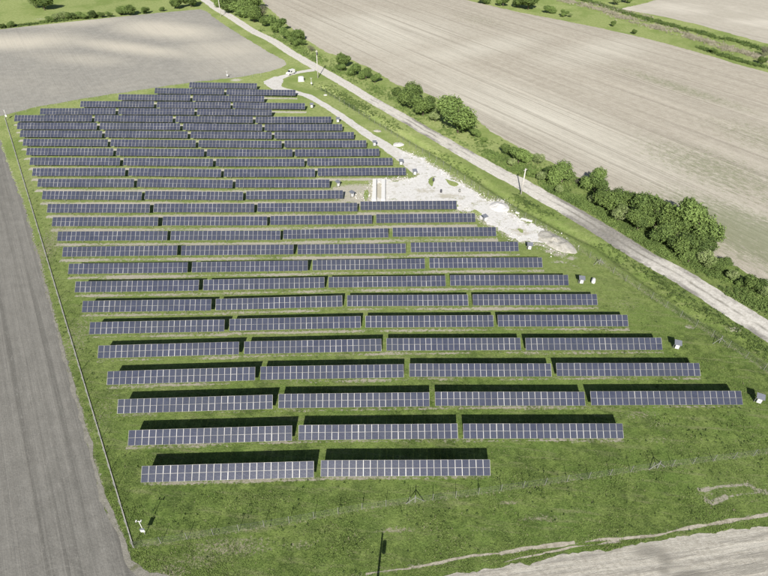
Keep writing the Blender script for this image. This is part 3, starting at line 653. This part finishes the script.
# ------------------------------------------------------------------ utility poles
def pole(base, h, lab, transformer=False, rz=0.0):
    t = thing('utility_pole', lab, 'utility pole', base, rz, 'utility poles carrying the line along the road')
    b = MB(); b.bar((0, 0, -.3), (0, 0, h), .19, M['wood'], .12, 10); b.obj('pole', t)
    b = MB(); b.box((-.6, -.06, h-.45), (.6, .06, h-.33), M['wood']); ca = b.obj('crossarm', t)
    for x in (-.5, 0, .5):
        b = MB(); b.bar((x, 0, h-.33 if x else h), (x, 0, h-.1 if x else h+.2), .05, M['dark'], .03, 8); b.obj('insulator', ca)
    if transformer:
        b = MB(); b.bar((0, -.4, h-1.6), (0, -.4, h-.7), .26, M['dark'], .26, 14); b.obj('transformer', t)
b1 = gp(318, 78.1); pole(b1, height_to(b1, 50.2), 'pale utility pole with dark transformer where the access track meets the road', True, .6)
b2 = gp(521, 194.2); pole(b2, height_to(b2, 168.5), 'pale utility pole in the ditch verge above the gravel yard', False, .6)
b3 = gp(221, 16.6); pole(b3, 8.6, 'pale utility pole by the road at the top of the scene', False, .6)
tip = gp(382.6, 533.5); hp = 8.2
pole(Vector((tip.x-SX*hp, tip.y-SY*hp, 0)), hp, 'utility pole just below the frame whose shadow falls on the front grass', True, 1.45)

# ------------------------------------------------------------------ fences
def fence(px, lab, kind, spacing=3.3, h=1.7, anchor=()):
    pts = [gp(*p) for p in px]; o0 = pts[0]; t = thing('perimeter_fence', lab, 'fence', o0, 0, 'perimeter fence runs around the solar tables')
    rel = [p-o0 for p in pts]; tot = sum((b-a).length for a, b in zip(rel, rel[1:])); n = int(tot/spacing)
    b = MB(); w = .027 if kind == 'post' else .025; b.box((-w, -w, -.2), (w, w, h), M['fencepost'] if kind == 'post' else M['wire'])
    if False: b.hexa([(-w, -w, h), (w, -w, h), (w, w, h), (-w, w, h), (-w, -w-.18, h+.28), (w, -w-.18, h+.28), (w, w-.18, h+.28), (-w, w-.18, h+.28)], M['fencepost'])
    pm = b.mesh('post'); s = 0; k = 0; P = []
    for a, c in zip(rel, rel[1:]):
        L = (c-a).length
        while k*spacing <= s+L+1e-6: P.append(a.lerp(c, (k*spacing-s)/L)); k += 1
        s += L
    P = P[:99]
    for p in P: o = mesh_obj('post', pm, t); o.location = p; o.rotation_euler = (0, 0, random.uniform(-.1, .1))
    b = MB()
    for a, c in zip(P, P[1:]):
        d = (c-a).normalized(); off = Vector((d.y, -d.x, 0))*.05
        for z in (.25, .6, .95, 1.3, 1.6):
            b.bar(a+off+Vector((0, 0, z*h/1.7)), c+off+Vector((0, 0, z*h/1.7)), .005, M['wire'], sides=4)
        nn = int((c-a).length/.3)
        for q in range(1, nn, 4):
            p = a.lerp(c, q/nn)+off; b.bar(p+Vector((0, 0, .05)), p+Vector((0, 0, 1.6*h/1.7)), .004, M['wire'], sides=3)
    b.obj('wire_netting', t)
    if kind == 'kerb':
        b = MB()
        for a, c in zip(rel, rel[1:]):
            d = (c-a).normalized(); nn = Vector((d.y, -d.x, 0))*.065
            b.hexa([a-nn-Vector((0, 0, .2)), a+nn-Vector((0, 0, .2)), c+nn-Vector((0, 0, .2)), c-nn-Vector((0, 0, .2)), a-nn+Vector((0, 0, .14)), a+nn+Vector((0, 0, .14)), c+nn+Vector((0, 0, .14)), c-nn+Vector((0, 0, .14))], M['kerb'])
        b.obj('kerb', t)
    for (ax, ay) in anchor:                          # leaning strain braces
        p = gp(ax, ay)-o0; b = MB()
        b.box((-.05, -.05, -.2), (.05, .05, 1.8), M['fencepost']); q = b.obj('strain_post', t); q.location = p
        for sx in (-1, 1):
            b = MB(); b.bar((sx*1.3, 0, 0), (0, 0, 1.3), .045, M['fencepost'], sides=6); q = b.obj('brace', t); q.location = p; q.rotation_euler = (0, 0, .15)
fence([(133.4, 547.6), (5, 118)], 'long left fence on a pale concrete kerb beside the dark ploughed field', 'kerb')
fence([(134.5, 548), (284, 524), (364, 509.5), (464.6, 496.5), (537, 485.8), (608, 476), (655, 468.5), (701, 463), (745, 457.5), (790, 450)], 'front fence of thin grey posts crossing the grass below the tables', 'post', anchor=((415, 502.5), (657, 468.2)))
fence([(800, 396), (768, 373), (719, 342), (650, 298), (599, 264), (547, 232), (480, 192), (444, 167), (418, 151), (375, 124), (345, 105), (318, 89)], 'right fence of thin posts running beside the roadside ditch', 'post', anchor=((719, 343), (599, 264.5)))
fence([(6, 118), (40, 108), (79, 101), (118, 94.8), (154, 89.5), (188, 84.3), (228, 77.8), (262, 76.5)], 'back fence behind the stepped rows at the pale field edge', 'thin')

# ------------------------------------------------------------------ odd objects
def beam(px0, py0, px1, py1, w, h, lab):
    a, c = gp(px0, py0), gp(px1, py1); d = c-a; t = MB(); L = d.length
    t.box((-w/2, 0, 0), (w/2, L, h), M['beam']); o = t.obj('concrete_beam', None, .04); o.location = a+Vector((0, 0, .02)); o.rotation_euler = (0, 0, math.atan2(-d.x, d.y))
    tag(o, lab, 'concrete beam', 'long concrete beams lying on the gravel yard')
beam(374.2, 203, 374.6, 182.5, 1.0, 1.1, 'left one of the two long pale concrete beams on the gravel yard')
beam(383.2, 203, 383.4, 182.5, 1.0, 1.1, 'right one of the two long pale concrete beams on the gravel yard')
for q, (px, py, rz, lab) in enumerate([(517.3, 213.5, -.7, 'white stone block on the grass above the yard tail'), (526.5, 220.5, -.55, 'long white stone block on the grass verge beside the yard tail')]):
    b = MB(); L = .5+.9*q; b.box((-L, -.28, 0), (L, .28, .35), M['concrete']); o = b.obj('stone_block', None, .06); o.location = gp(px, py); o.rotation_euler = (0, 0, rz); tag(o, lab, 'stone block', 'white stone blocks beside the yard')
for q, (px, py, lab) in enumerate([(433.5, 181, 'small dark drum beside the green tuft on the gravel yard'), (441, 192.3, 'small dark drum near the middle of the gravel yard'), (459.5, 192, 'small grey drum near the right side of the gravel yard')]):
    b = MB(); b.bar((0, 0, 0), (0, 0, .75), .28, M['dark'] if q < 2 else M['fencepost'], .28, 14); o = b.obj('drum', None, .02); o.location = gp(px, py)+Vector((0, 0, .024)); tag(o, lab, 'drum', 'drums left on the gravel yard')
# capsule tank lying on the grass
t = thing('capsule_tank', 'white capsule shaped tank lying on grass beside an inverter cabinet', 'tank', gp(593, 282.3), 1.15)
bm = bmesh.new(); bmesh.ops.create_uvsphere(bm, u_segments=24, v_segments=14, radius=.42)
for v in bm.verts:
    v.co = Vector((v.co.z, v.co.x, v.co.y)); v.co.x += .42 if v.co.x > .001 else (-.42 if v.co.x < -.001 else 0); v.co.z += .42
for f in bm.faces: f.smooth = True
me = bpy.data.meshes.new('shell'); bm.to_mesh(me); bm.free(); me.materials.append(M['white']); mesh_obj('shell', me, t)
b = MB(); b.bar((0, 0, .80), (0, 0, .90), .14, M['concrete'], .14, 14); b.obj('lid', t)
b = MB(); b.box((-.5, -.3, -.02), (.5, .3, .08), M['concrete']); b.obj('cradle', t)
# chamfered water tank
t = thing('water_tank', 'white block shaped tank with chamfered corners on grass inside the track bend', 'tank', gp(301.2, 80.8), .1)
b = MB(); bm = b.bm; i = b.mi(M['white']); W_ = 1.05; c_ = .35
ring = [(-W_+c_, -W_), (W_-c_, -W_), (W_, -W_+c_), (W_, W_-c_), (W_-c_, W_), (-W_+c_, W_), (-W_, W_-c_), (-W_, -W_+c_)]
A = [bm.verts.new((x, y, .1)) for x, y in ring]; B = [bm.verts.new((x, y, 1.35)) for x, y in ring]; D = [bm.verts.new((x*.86, y*.86, 1.5)) for x, y in ring]
for k in range(8):
    for X, Y in ((A, B), (B, D)): bm.faces.new((X[k], X[(k+1) % 8], Y[(k+1) % 8], Y[k]))
bm.faces.new(D); bm.faces.new(A[::-1]); b.obj('shell', t)
b = MB(); b.bar((0, 0, 1.5), (0, 0, 1.62), .3, M['concrete'], .28, 16); b.obj('lid', t)
b = MB(); b.box((-1.15, -1.15, -.05), (1.15, 1.15, .1), M['concrete']); b.obj('plinth', t)

# white van on the access track
a, c = gp(286, 76), gp(295.5, 72.6); d = c-a
t = thing('parked_van', 'white van parked on the access track near the road junction', 'van', (a+c)/2+Vector((0, 0, .02)), math.atan2(d.y, d.x))
prof = [(-2.1, .35), (-2.1, .95), (-1.95, 1.08), (-1.15, 1.2), (-.5, 1.85), (-.2, 1.93), (1.95, 1.93), (2.1, 1.8), (2.1, .35)]
t.scale = (.88, .88, .88)
b = MB(); bm = b.bm; b.mi(M['white']); w = .88
Lf = [bm.verts.new((x, -w*(1 if z < 1.1 else .93), z)) for x, z in prof]; Rf = [bm.verts.new((x, w*(1 if z < 1.1 else .93), z)) for x, z in prof]
bm.faces.new(Lf[::-1]); bm.faces.new(Rf)
for k in range(len(prof)): bm.faces.new((Lf[k], Lf[(k+1) % len(prof)], Rf[(k+1) % len(prof)], Rf[k]))
bmesh.ops.recalc_face_normals(bm, faces=bm.faces); b.obj('body', t, .05)
b = MB(); b.hexa([(-1.13, -.72, 1.25), (-1.13, .72, 1.25), (-.53, .68, 1.84), (-.53, -.68, 1.84), (-1.17, -.72, 1.27), (-1.17, .72, 1.27), (-.57, .68, 1.87), (-.57, -.68, 1.87)], M['glass']); b.obj('windscreen', t)
for s in (-1, 1):
    b = MB(); b.hexa([(-.85, s*.87, 1.15), (.1, s*.87, 1.15), (.1, s*.83, 1.7), (-.45, s*.83, 1.7), (-.85, s*.90, 1.15), (.1, s*.90, 1.15), (.1, s*.86, 1.7), (-.45, s*.86, 1.7)], M['glass']); b.obj('side_window', t)
    b = MB(); b.box((-2.14, s*.7-.14, .75), (-2.09, s*.7+.14, .9), M['concrete']); b.obj('headlight', t)
    for x in (-1.35, 1.3):
        b = MB(); b.bar((x, s*.72, .33), (x, s*.92, .33), .33, M['rubber'], .33, 18); wh = b.obj('wheel', t)
        b = MB(); b.bar((x, s*.90, .33), (x, s*.935, .33), .18, M['steel'], .18, 12); b.obj('rim', wh)

# ------------------------------------------------------------------ trees and bushes
def crown_mesh(name, seed, nleaf, mat, lobes, flat=1.0, open_=0.0, leaf=.085):
    q = np.random.default_rng(seed)
    cs = []
    for k in range(lobes):
        a = q.uniform(0, 6.28); r = q.uniform(.25, .62)*(1 if k else 0); cs.append((r*math.cos(a), r*math.sin(a), q.uniform(-.45, .55)*(1 if k else 0), q.uniform(.30, .50)*(1.25 if k == 0 else 1)))
    cs = np.array(cs); wts = cs[:, 3]**2; wts /= wts.sum()
    li = q.choice(len(cs), nleaf, p=wts); d = q.normal(size=(nleaf, 3)); d /= np.linalg.norm(d, axis=1)[:, None]
    rad = cs[li, 3]*(1-q.beta(1, 3.5, nleaf)*.55+q.normal(0, .05, nleaf))
    lump = 1+.16*np.sin(d[:, 0]*7+li)+.13*np.sin(d[:, 1]*9+2*li)+.1*np.sin(d[:, 2]*11+3*li)
    P = cs[li, :3]+d*(rad*lump)[:, None]
    # drop leaves that are deep inside another lobe, keeps gaps between lobes dark and open
    keep = np.ones(nleaf, bool)
    for k in range(len(cs)):
        keep &= ~((np.linalg.norm(P-cs[k, :3], axis=1) < cs[k, 3]*.60) & (li != k))
    if open_: keep &= (np.sin(P[:, 0]*13+seed)*np.sin(P[:, 1]*12)*np.sin(P[:, 2]*11+1) > -0.55+open_-q.uniform(0, .5, nleaf))
    P = P[keep]; d = d[keep]; li = li[keep]; n = len(P)
    nr = d*.7+q.normal(0, .55, (n, 3)); nr /= np.linalg.norm(nr, axis=1)[:, None]
    t = np.cross(nr, q.normal(size=(n, 3))); t /= np.linalg.norm(t, axis=1)[:, None]; b2 = np.cross(nr, t)
    s = (leaf*q.uniform(.5, 1.2, n))[:, None]
    V = np.stack([P-t*s, P-b2*s*.6, P+t*s, P+b2*s*.6], 1).reshape(-1, 3); V[:, 2] = (V[:, 2])*flat
    Fc = np.arange(n*4).reshape(-1, 4); tone = np.clip(q.uniform(0, .75, n)+.25*np.sin(li*2.4)+.1, 0, 1)
    return from_np(name, V, Fc, mat, {'tone': np.repeat(tone, 4)})
def trunk_mesh(name, seed, r=.055):
    q = random.Random(seed); b = MB(); b.bar((0, 0, -1.15), (0, 0, -.35), r, M['bark'], r*.7); top = Vector((0, 0, -.35))
    for k in range(6):
        a = k*1.05+q.uniform(-.3, .3); e = Vector((math.cos(a)*q.uniform(.3, .6), math.sin(a)*q.uniform(.3, .6), q.uniform(-.1, .5)))
        st_ = Vector((0, 0, q.uniform(-.75, -.35))); mid = st_.lerp(e, .5)+Vector((0, 0, .08)); b.bar(st_, mid, r*.5, M['bark'], r*.3, 6); b.bar(mid, e, r*.3, M['bark'], r*.1, 6)
    return b.mesh(name)
CR = {}
for key, mt, spec in (('dark', 'leaf_dark', [(1, 11000, 9), (2, 11000, 11), (3, 10500, 8), (4, 10500, 10)]), ('mid', 'leaf_mid', [(5, 10500, 8), (6, 10500, 10), (7, 10000, 7)]), ('pale', 'leaf_pale', [(8, 6500, 8), (9, 6500, 7)]), ('bare', 'leaf_bare', [(10, 2600, 6)])):
    CR[key] = [crown_mesh('crown', s, n, M[mt], l, .9, .35 if key == 'pale' else (.6 if key == 'bare' else 0), .058) for s, n, l in spec]
TR = [trunk_mesh('trunk', s) for s in range(4)]
tcount = 0
def tree(cx, cy, r, kind, lab, name='tree', cat='tree', sx=1.0, sz=.88, drop=.80):
    global tcount; tcount += 1
    base = gp(cx, cy+drop*r); sc = F_PX/depth(base); R_ = r/sc*(1.2 if drop > .7 else 1.0)
    t = thing(name, lab, cat, base, 0, None)
    crown = mesh_obj('crown', CR[kind][tcount % len(CR[kind])], t); crown.location = (0, 0, R_*.92*sz); crown.scale = (R_*sx, R_, R_*sz); crown.rotation_euler = (0, 0, tcount*2.399)
    tr = mesh_obj('trunk', TR[tcount % 4], t); tr.location = (0, 0, R_*1.05*sz); tr.scale = (R_, R_, R_*sz); tr.rotation_euler = (0, 0, tcount)
    t['group'] = 'roadside trees and bushes' if cat == 'tree' or cat == 'bush' else cat
    return t
def bush(cx, cy, r, kind, lab, **k): return tree(cx, cy, r, kind, lab, 'bush', 'bush', **k)
# isolated trees beyond the road
tree(457.5, 117.5, 19, 'mid', 'big round green tree standing alone beyond the dirt road, broadest single crown')
tree(409, 97, 13, 'dark', 'dark green tree left of the big round tree, larger of its pair')
tree(423, 107, 11, 'dark', 'dark green tree filling the space left of the big round tree')
bush(396, 92, 5, 'dark', 'small dark bush at the left foot of the paired dark trees')
bush(435, 117, 6, 'pale', 'pale thin bush between the paired dark trees and the big round tree')
bush(474, 133, 5.5, 'mid', 'low green bush at the right foot of the big round tree')
bush(484, 140, 3.5, 'mid', 'tiny green bush right of the big round tree')
tree(343.5, 61, 7.5, 'dark', 'dark green tree leftmost in the short line beyond the utility pole')
bush(341, 68, 4.5, 'mid', 'green bush in front of the dark tree beyond the utility pole')
tree(354.5, 70, 7, 'mid', 'green tree second in the short line beyond the utility pole')
tree(366, 74.5, 6.2, 'mid', 'green tree third in the short line beyond the utility pole')
bush(375, 79, 5.0, 'mid', 'green bush last in the short line beyond the utility pole')
bush(311.5, 49, 3.4, 'bare', 'small grey leafless bush beside the top of the transformer pole')
# wood at the top, right of the road
tree(221, 2, 6, 'mid', 'green tree at the top edge leftmost of the roadside wood')
tree(231, 5, 9, 'dark', 'dark tree of the roadside wood just right of the top utility pole')
tree(243, 9, 10, 'mid', 'tall green tree in the middle of the roadside wood, by the road')
tree(253, 3, 9, 'dark', 'dark tree at the top edge in the middle of the roadside wood')
tree(254, 15, 9, 'dark', 'dark tree at the right front of the roadside wood')
tree(263, 13, 7.5, 'bare', 'thin grey brown tree at the right edge of the roadside wood')
bush(265, 22, 5.5, 'dark', 'dark bush at the lower right end of the roadside wood')
tree(278, 25.5, 8, 'mid', 'round green tree just right of the roadside wood')
bush(287, 35, 6.5, 'mid', 'green bush below right of the round green tree')
tree(297, 35, 7, 'mid', 'green tree above the small grey leafless bush')
bush(294, 42, 5, 'mid', 'low green bush by the road before the utility pole')
bush(302, 42.5, 4, 'mid', 'low green bush at the field side before the utility pole')
# hedge to the right
bush(506, 150, 6, 'dark', 'small dark bush left of the tree behind the verge pole')
tree(518, 156, 10, 'mid', 'green tree directly behind the top of the verge utility pole')
bush(511, 162, 5, 'pale', 'pale bush at the foot of the tree behind the verge pole')
bush(538, 160, 5.2, 'pale', 'pale yellowish small bush alone at the field edge right of the verge pole')
bush(541, 176, 6.0, 'pale', 'pale green scrub near the road right of the verge pole')
bush(530, 172, 4.5, 'mid', 'low green scrub beside the road right of the verge pole')
tree(561, 174, 12.5, 'mid', 'round bright green tree between verge pole and the long hedge')
bush(549, 172, 6.0, 'dark', 'dark bush on the left flank of the round bright tree')
bush(558, 189.5, 5, 'pale', 'pale bush in front of the round bright tree by the road')
bush(580, 180, 4.5, 'bare', 'grey leafless bush at the left end of the long hedge')
tree(594, 183, 12, 'mid', 'green tree leading the long hedge on its left')
tree(607, 199, 13, 'dark', 'dark tree in the long hedge behind the pale roadside bush')
bush(591.5, 198.5, 5, 'pale', 'pale flowering bush by the road under the first hedge trees')
bush(617.5, 214.5, 8.5, 'pale', 'pale green bush bulging toward the road from the long hedge')
tree(626, 200, 11, 'dark', 'dark tree in the long hedge above the bulging pale bush')
tree(640, 201, 15, 'mid', 'tall green tree in the middle of the long hedge')
tree(637, 220, 12, 'dark', 'dark tree at the road side of the hedge middle')
tree(655, 214, 15, 'dark', 'dark tree right of the tallest middle hedge tree')
tree(656, 232, 12, 'mid', 'green tree at the road side under the hedge centre')
tree(686, 216, 19, 'mid', 'broadest rounded green tree in the right half of the hedge')
tree(672, 224, 14, 'dark', 'dark tree tucked left of the broadest hedge tree')
tree(696, 233, 16, 'mid', 'green tree at the lower right shoulder of the hedge')
tree(678, 242, 13, 'dark', 'dark tree by the road below the broadest hedge tree')
tree(700, 247, 11, 'dark', 'dark tree at the right foot of the hedge')
bush(688, 256, 8, 'mid', 'low green bush at the road edge below the hedge')
bush(704, 260, 8.5, 'pale', 'pale yellowish bush at the right foot of the hedge')
bush(716, 265, 7.5, 'dark', 'dark bush between two pale bushes right of the hedge')
bush(726, 263, 6, 'mid', 'green bush at the field edge right of the hedge')
bush(730, 274, 6.5, 'pale', 'pale scrub patch right of the hedge')
bush(752, 283, 9.5, 'dark', 'dark sprawling bush near the right frame edge')
bush(764, 290, 8, 'pale', 'pale yellowish bush at the right frame edge above the road')
bush(741, 283, 5, 'mid', 'low green bush left of the dark sprawling bush')
# meadow edge, top left
tree(45, 3, 9, 'dark', 'dark tree at the top edge of the left meadow')
tree(36, 4, 5, 'pale', 'slim pale tree left of the dark meadow tree')
bush(57, 17.5, 4.8, 'pale', 'pale yellow bush at the meadow edge below the dark tree', drop=.6)
bush(65, 17, 4.5, 'pale', 'white flowering bush second of the meadow edge pair', drop=.6)
bush(51, 19, 3.5, 'mid', 'small green bush left of the pale meadow bushes')
bush(72, 17, 4.5, 'dark', 'dark bush right of the pale meadow bushes', sx=1.3, drop=.6)
bush(83, 16.5, 4.5, 'mid', 'mid green bush in the middle of the meadow hedge', sx=1.5, drop=.6)
bush(93, 15.5, 4.5, 'dark', 'dark bush in the meadow hedge before the gap', sx=1.4, drop=.6)
bush(102, 15.5, 4, 'dark', 'dark bush just left of the low bush and the widest hedge clump', drop=.6)
bush(110, 15, 3.6, 'mid', 'low green bush touching the widest hedge clump', drop=.6)
tree(121, 11.5, 6.5, 'mid', 'left half of the widest clump in the meadow hedge', sx=1.3, drop=.6)
tree(131, 11.5, 6, 'dark', 'right half of the widest clump in the meadow hedge', sx=1.3, drop=.6)
bush(146, 11, 4.5, 'mid', 'rounded bush right of the widest meadow hedge clump', sx=1.3, drop=.6)
bush(162, 9.5, 2.6, 'mid', 'tiny bush alone on the meadow edge')
tree(177, 4, 6, 'dark', 'dark tree at the meadow edge near the road top')
tree(191, 1.5, 7, 'dark', 'dark tree at the top edge just left of the road')
bush(12, 25.5, 4, 'mid', 'small green bush near the left frame edge of the meadow', drop=.5)
bush(3, 27, 3, 'dark', 'small dark bush at the left frame edge of the meadow', drop=.5)
# top right strip
tree(528, 2, 9.5, 'dark', 'dark tree at the top edge beyond the pale stubble field')
tree(518, 2.5, 6.5, 'dark', 'smaller dark tree left of the dark top tree')
bush(503, 1.5, 6, 'mid', 'green bush at the top edge left of the dark top trees')
bush(484, -1, 6, 'mid', 'green bush at the top edge left end of the far strip')
bush(550, 9.5, 4.5, 'mid', 'green bush right of the dark top trees', sx=1.4)
bush(564, 14, 3.6, 'mid', 'small green bush beside the strip field corner')
bush(570, 15.5, 2.2, 'pale', 'tiny white flowering bush on the far grass strip')
bush(613, 24, 2.8, 'dark', 'small dark bush in the middle of the far grass strip')
bush(634, 32, 2.6, 'dark', 'small dark bush right of the middle of the far grass strip')
bush(713, 51, 3.0, 'mid', 'low bush on the right part of the far grass strip')
bush(615, 1, 5, 'pale', 'pale bush left of the far field corner')
bush(625, -1, 5, 'mid', 'green bush at the top edge by the far field corner')
bush(762, 52, 5, 'bare', 'grey brown scrub on the far strip at the right frame edge')
bush(761, 61, 4, 'dark', 'dark bush in the hollow at the right frame edge of the far strip')

# ------------------------------------------------------------------ grass tufts and weeds (nobody could count them)
def project(P):
    D = P-np.array([0, 0, CAM_Z]); d = D@FW; return 384+F_PX*(D@RT)/d, 288-F_PX*(D@UP)/d
N = 330000
u = rng.uniform(-30, 798, N); v = 40+(585-40)*rng.uniform(0, 1, N)**0.75
dirs = FW[None]*F_PX+RT[None]*(u-384)[:, None]-UP[None]*(v-288)[:, None]; tt = -CAM_Z/dirs[:, 2]; Q = (dirs*tt[:, None])[:, :2]
ok = np.ones(N, bool)
for S in SHEETS: ok &= ~inside(S, Q)
clump = fbm2(Q[:, 0], Q[:, 1], .55, 21)+.7*fbm2(Q[:, 0], Q[:, 1], 1.6, 22)
ok &= clump+rng.uniform(-.9, .9, N) > -.1
for r in ROWS:                                       # shaved ground under and before the tables
    for (x0, y0, x1, y1) in r:
        a, b_ = gp(x0, y0, Z0), gp(x1, y1, Z0); ok &= ~((Q[:, 0] > a.x-.1) & (Q[:, 0] < b_.x+.1) & (Q[:, 1] > min(a.y, b_.y)-.9) & (Q[:, 1] < a.y+1.9))
Q = Q[ok]; n = len(Q); cl = clump[ok]
rowz = (Q[:, 1] > 50) & (Q[:, 1] < 120) & (Q[:, 0] > -60) & (Q[:, 0] < 45)
hgt = rng.uniform(.05, .13, n)*(1+.5*np.clip(cl, 0, 1.5))*np.where(rowz, .7, 1.0)
gd = -0.75*np.exp(-(seg_dist(Q, ditch)/1.3)**2)
VV = []; TT = []; K = 4
tone = np.clip(.50+.14*cl+rng.uniform(-.22, .22, n)+.6*(rng.uniform(0, 1, n) > .97), 0, 1)
for k in range(K):
    a = rng.uniform(0, 6.28, n); w = rng.uniform(.012, .034, n); lean = rng.uniform(.02, .12, n); b0 = np.column_stack([Q[:, 0]+.08*np.cos(a*3), Q[:, 1]+.08*np.sin(a*3), gd])
    side = np.column_stack([np.cos(a), np.sin(a), np.zeros(n)])*w[:, None]; tipv = b0+np.column_stack([-np.sin(a)*lean, np.cos(a)*lean, hgt*rng.uniform(.6, 1.1, n)])
    VV.append(np.stack([b0-side, b0+side, tipv+side*.3, tipv-side*.3], 1).reshape(-1, 3)); TT.append(np.repeat(tone, 4))
V = np.concatenate(VV); me = from_np('grass_tufts', V, np.arange(len(V)).reshape(-1, 4), M['blade'], {'tone': np.concatenate(TT), 'yellowed': np.tile(np.repeat(np.clip((Q[:, 1]-58)/105, 0, 1)*.95, 4), K)})
o = mesh_obj('grass_tufts', me); o['kind'] = 'stuff'; o['label'] = 'rough grass tufts and weeds scattered over the green ground'

# ------------------------------------------------------------------ rough undergrowth, reeds and ditch scrub (nobody could count them)
def scrub(name, lines, mat, label, size=.42, height=.62, leaves=26, leaf=(.05, .13), upright=False, thr=.15):
    VV = []; TT = []
    for (px, spread, count) in lines:
        BA = np.array([tuple(gp(*p))[:2] for p in px]); seg = np.hypot(*np.diff(BA, axis=0).T); cum = np.concatenate([[0], np.cumsum(seg)])
        t = rng.uniform(0, cum[-1], count); Qb = np.column_stack([np.interp(t, cum, BA[:, 0]), np.interp(t, cum, BA[:, 1])])+rng.normal(0, spread, (count, 2))
        okb = np.ones(count, bool)
        for S in SHEETS: okb &= ~inside(S, Qb)
        okb &= fbm2(Qb[:, 0], Qb[:, 1], .45, 31)+rng.uniform(-.7, .7, count) > thr-.3
        Qb = Qb[okb]; nb = len(Qb); tone = np.clip(.40+.3*fbm2(Qb[:, 0], Qb[:, 1], .8, 33)+rng.uniform(-.25, .3, nb), 0, .92)
        zz = -0.75*np.exp(-(seg_dist(Qb, ditch)/1.3)**2)
        for k in range(leaves):
            a = rng.uniform(0, 6.28, nb); rr_ = rng.uniform(0, size, nb); s_ = rng.uniform(*leaf, nb)[:, None]
            c_ = np.column_stack([Qb[:, 0]+rr_*np.cos(a), Qb[:, 1]+rr_*np.sin(a), zz+rng.uniform(.05, height, nb)*(1-rr_/size*.5)])
            nr = rng.normal(size=(nb, 3))+np.array([0, 0, 0 if upright else .8]); nr /= np.linalg.norm(nr, axis=1)[:, None]
            t_ = np.tile([0, 0, 1.0], (nb, 1)) if upright else rng.normal(size=(nb, 3))
            t_ = np.cross(nr, t_); t_ /= np.linalg.norm(t_, axis=1)[:, None]; b_2 = np.cross(nr, t_)
            q1, q2 = (.35, 2.2) if upright else (1, .7)
            VV.append(np.stack([c_-t_*s_*q1, c_-b_2*s_*q2, c_+t_*s_*q1, c_+b_2*s_*q2], 1).reshape(-1, 3)); TT.append(np.repeat(tone, 4))
    V = np.concatenate(VV); o = mesh_obj(name, from_np(name, V, np.arange(len(V)).reshape(-1, 4), mat, {'tone': np.concatenate(TT)})); o['kind'] = 'stuff'; o['label'] = label
M['reed'] = mat_leaf('dry_reed', (0.20, 0.185, 0.125), (0.40, 0.37, 0.28))
scrub('undergrowth', [([(262, 30), (300, 50), (345, 74), (400, 104), (440, 128), (480, 146)], 2.4, 2600), ([(480, 146), (510, 164), (545, 182), (580, 202), (620, 224), (660, 246), (700, 268), (740, 292), (800, 325)], 2.4, 6500),
      ([(575, 182), (600, 205), (640, 225), (680, 250), (715, 268)], 2.5, 2600)], M['leaf_mid'], 'rough weedy undergrowth between the dirt road and the hedge')
scrub('ditch_scrub', [([(322, 86), (345, 97), (372, 113), (400, 129)], 1.3, 900), ([(345, 99), (352, 104), (362, 110)], 1.2, 500), ([(225, 28), (245, 41), (262, 52), (285, 64)], .8, 500), ([(430, 148), (450, 160), (480, 180)], .9, 260),
      ([(515, 197), (530, 205), (560, 222)], 1.0, 500), ([(600, 243), (640, 268), (690, 304), (740, 332), (790, 368)], 1.1, 650)], M['leaf_dark'], 'dark green weeds following the roadside ditch', .35, .38, 22, (.04, .11))
scrub('reeds', [([(565, 1), (600, 9), (628, 19.5), (655, 27), (682, 34), (710, 43), (733, 50.5), (775, 62)], 2.2, 3800), ([(590, 3), (620, 11), (650, 17)], 1.5, 500)], M['reed'], 'dry pale reeds along the middle of the far grass strip', .6, .8, 20, (.08, .18), True, .05)
scrub('hedge_scrub', [([(575, -2), (600, 5), (620, 11.5), (649, 20), (680, 28), (712, 36), (740, 43), (775, 53)], 1.5, 3200), ([(700, 48), (715, 53), (740, 61), (775, 70)], 1.0, 800), ([(0, 27.5), (30, 24.5), (60, 20.5), (100, 16.5)], 1.2, 900)], M['leaf_dark'], 'dark scrub line along the far grass strip and the meadow edge', .6, .9, 22, (.10, .24), False, .05)

# ------------------------------------------------------------------ loose stones round the gravel yard (nobody could count them)
base = bmesh.new(); bmesh.ops.create_icosphere(base, subdivisions=1, radius=1); BV = np.array([v.co[:] for v in base.verts]); BF = np.array([[v.index for v in f.verts] for f in base.faces]); base.free()
ye = np.array([tuple(gp(*p))[:2] for p in YARD_EDGE+[(460, 205), (430, 203), (371, 204), (360, 196), (372, 184), (394, 180), (414, 178)]]); seg = np.hypot(*np.diff(ye, axis=0).T); cum = np.concatenate([[0], np.cumsum(seg)])
ns = 2600; t = rng.uniform(0, cum[-1], ns); sz = rng.uniform(.03, .085, ns)*(1+1.6*(rng.uniform(0, 1, ns) > .93))
Qs = np.column_stack([np.interp(t, cum, ye[:, 0]), np.interp(t, cum, ye[:, 1])])+rng.normal(0, 1.1, (ns, 2))
V = []; Fs = []
for k in range(ns):
    sc = sz[k]*rng.uniform(.6, 1.3, 3); V.append(BV*(1+rng.normal(0, .12, (len(BV), 1)))*sc+np.array([Qs[k, 0], Qs[k, 1], .03+sz[k]*.3])); Fs.append(BF+k*len(BV))
o = mesh_obj('loose_stones', from_np('loose_stones', np.concatenate(V), np.concatenate(Fs), M['yard'])); o['kind'] = 'stuff'; o['label'] = 'loose pale stones scattered round the gravel yard'

scrub('dark_weeds', [([(140, 520), (300, 505), (460, 500), (600, 480), (768, 455)], 2.4, 260), ([(200, 545), (400, 545), (600, 520), (768, 505)], 3.0, 140), ([(590, 300), (650, 350), (720, 400), (768, 440)], 5.0, 140), ([(30, 180), (70, 320), (120, 480)], 1.6, 160),
      ([(640, 430), (768, 430)], 3, 140)], M['leaf_dark'], 'small dark weed clumps scattered over the front grass', .20, .26, 16, (.04, .09), False, .1)
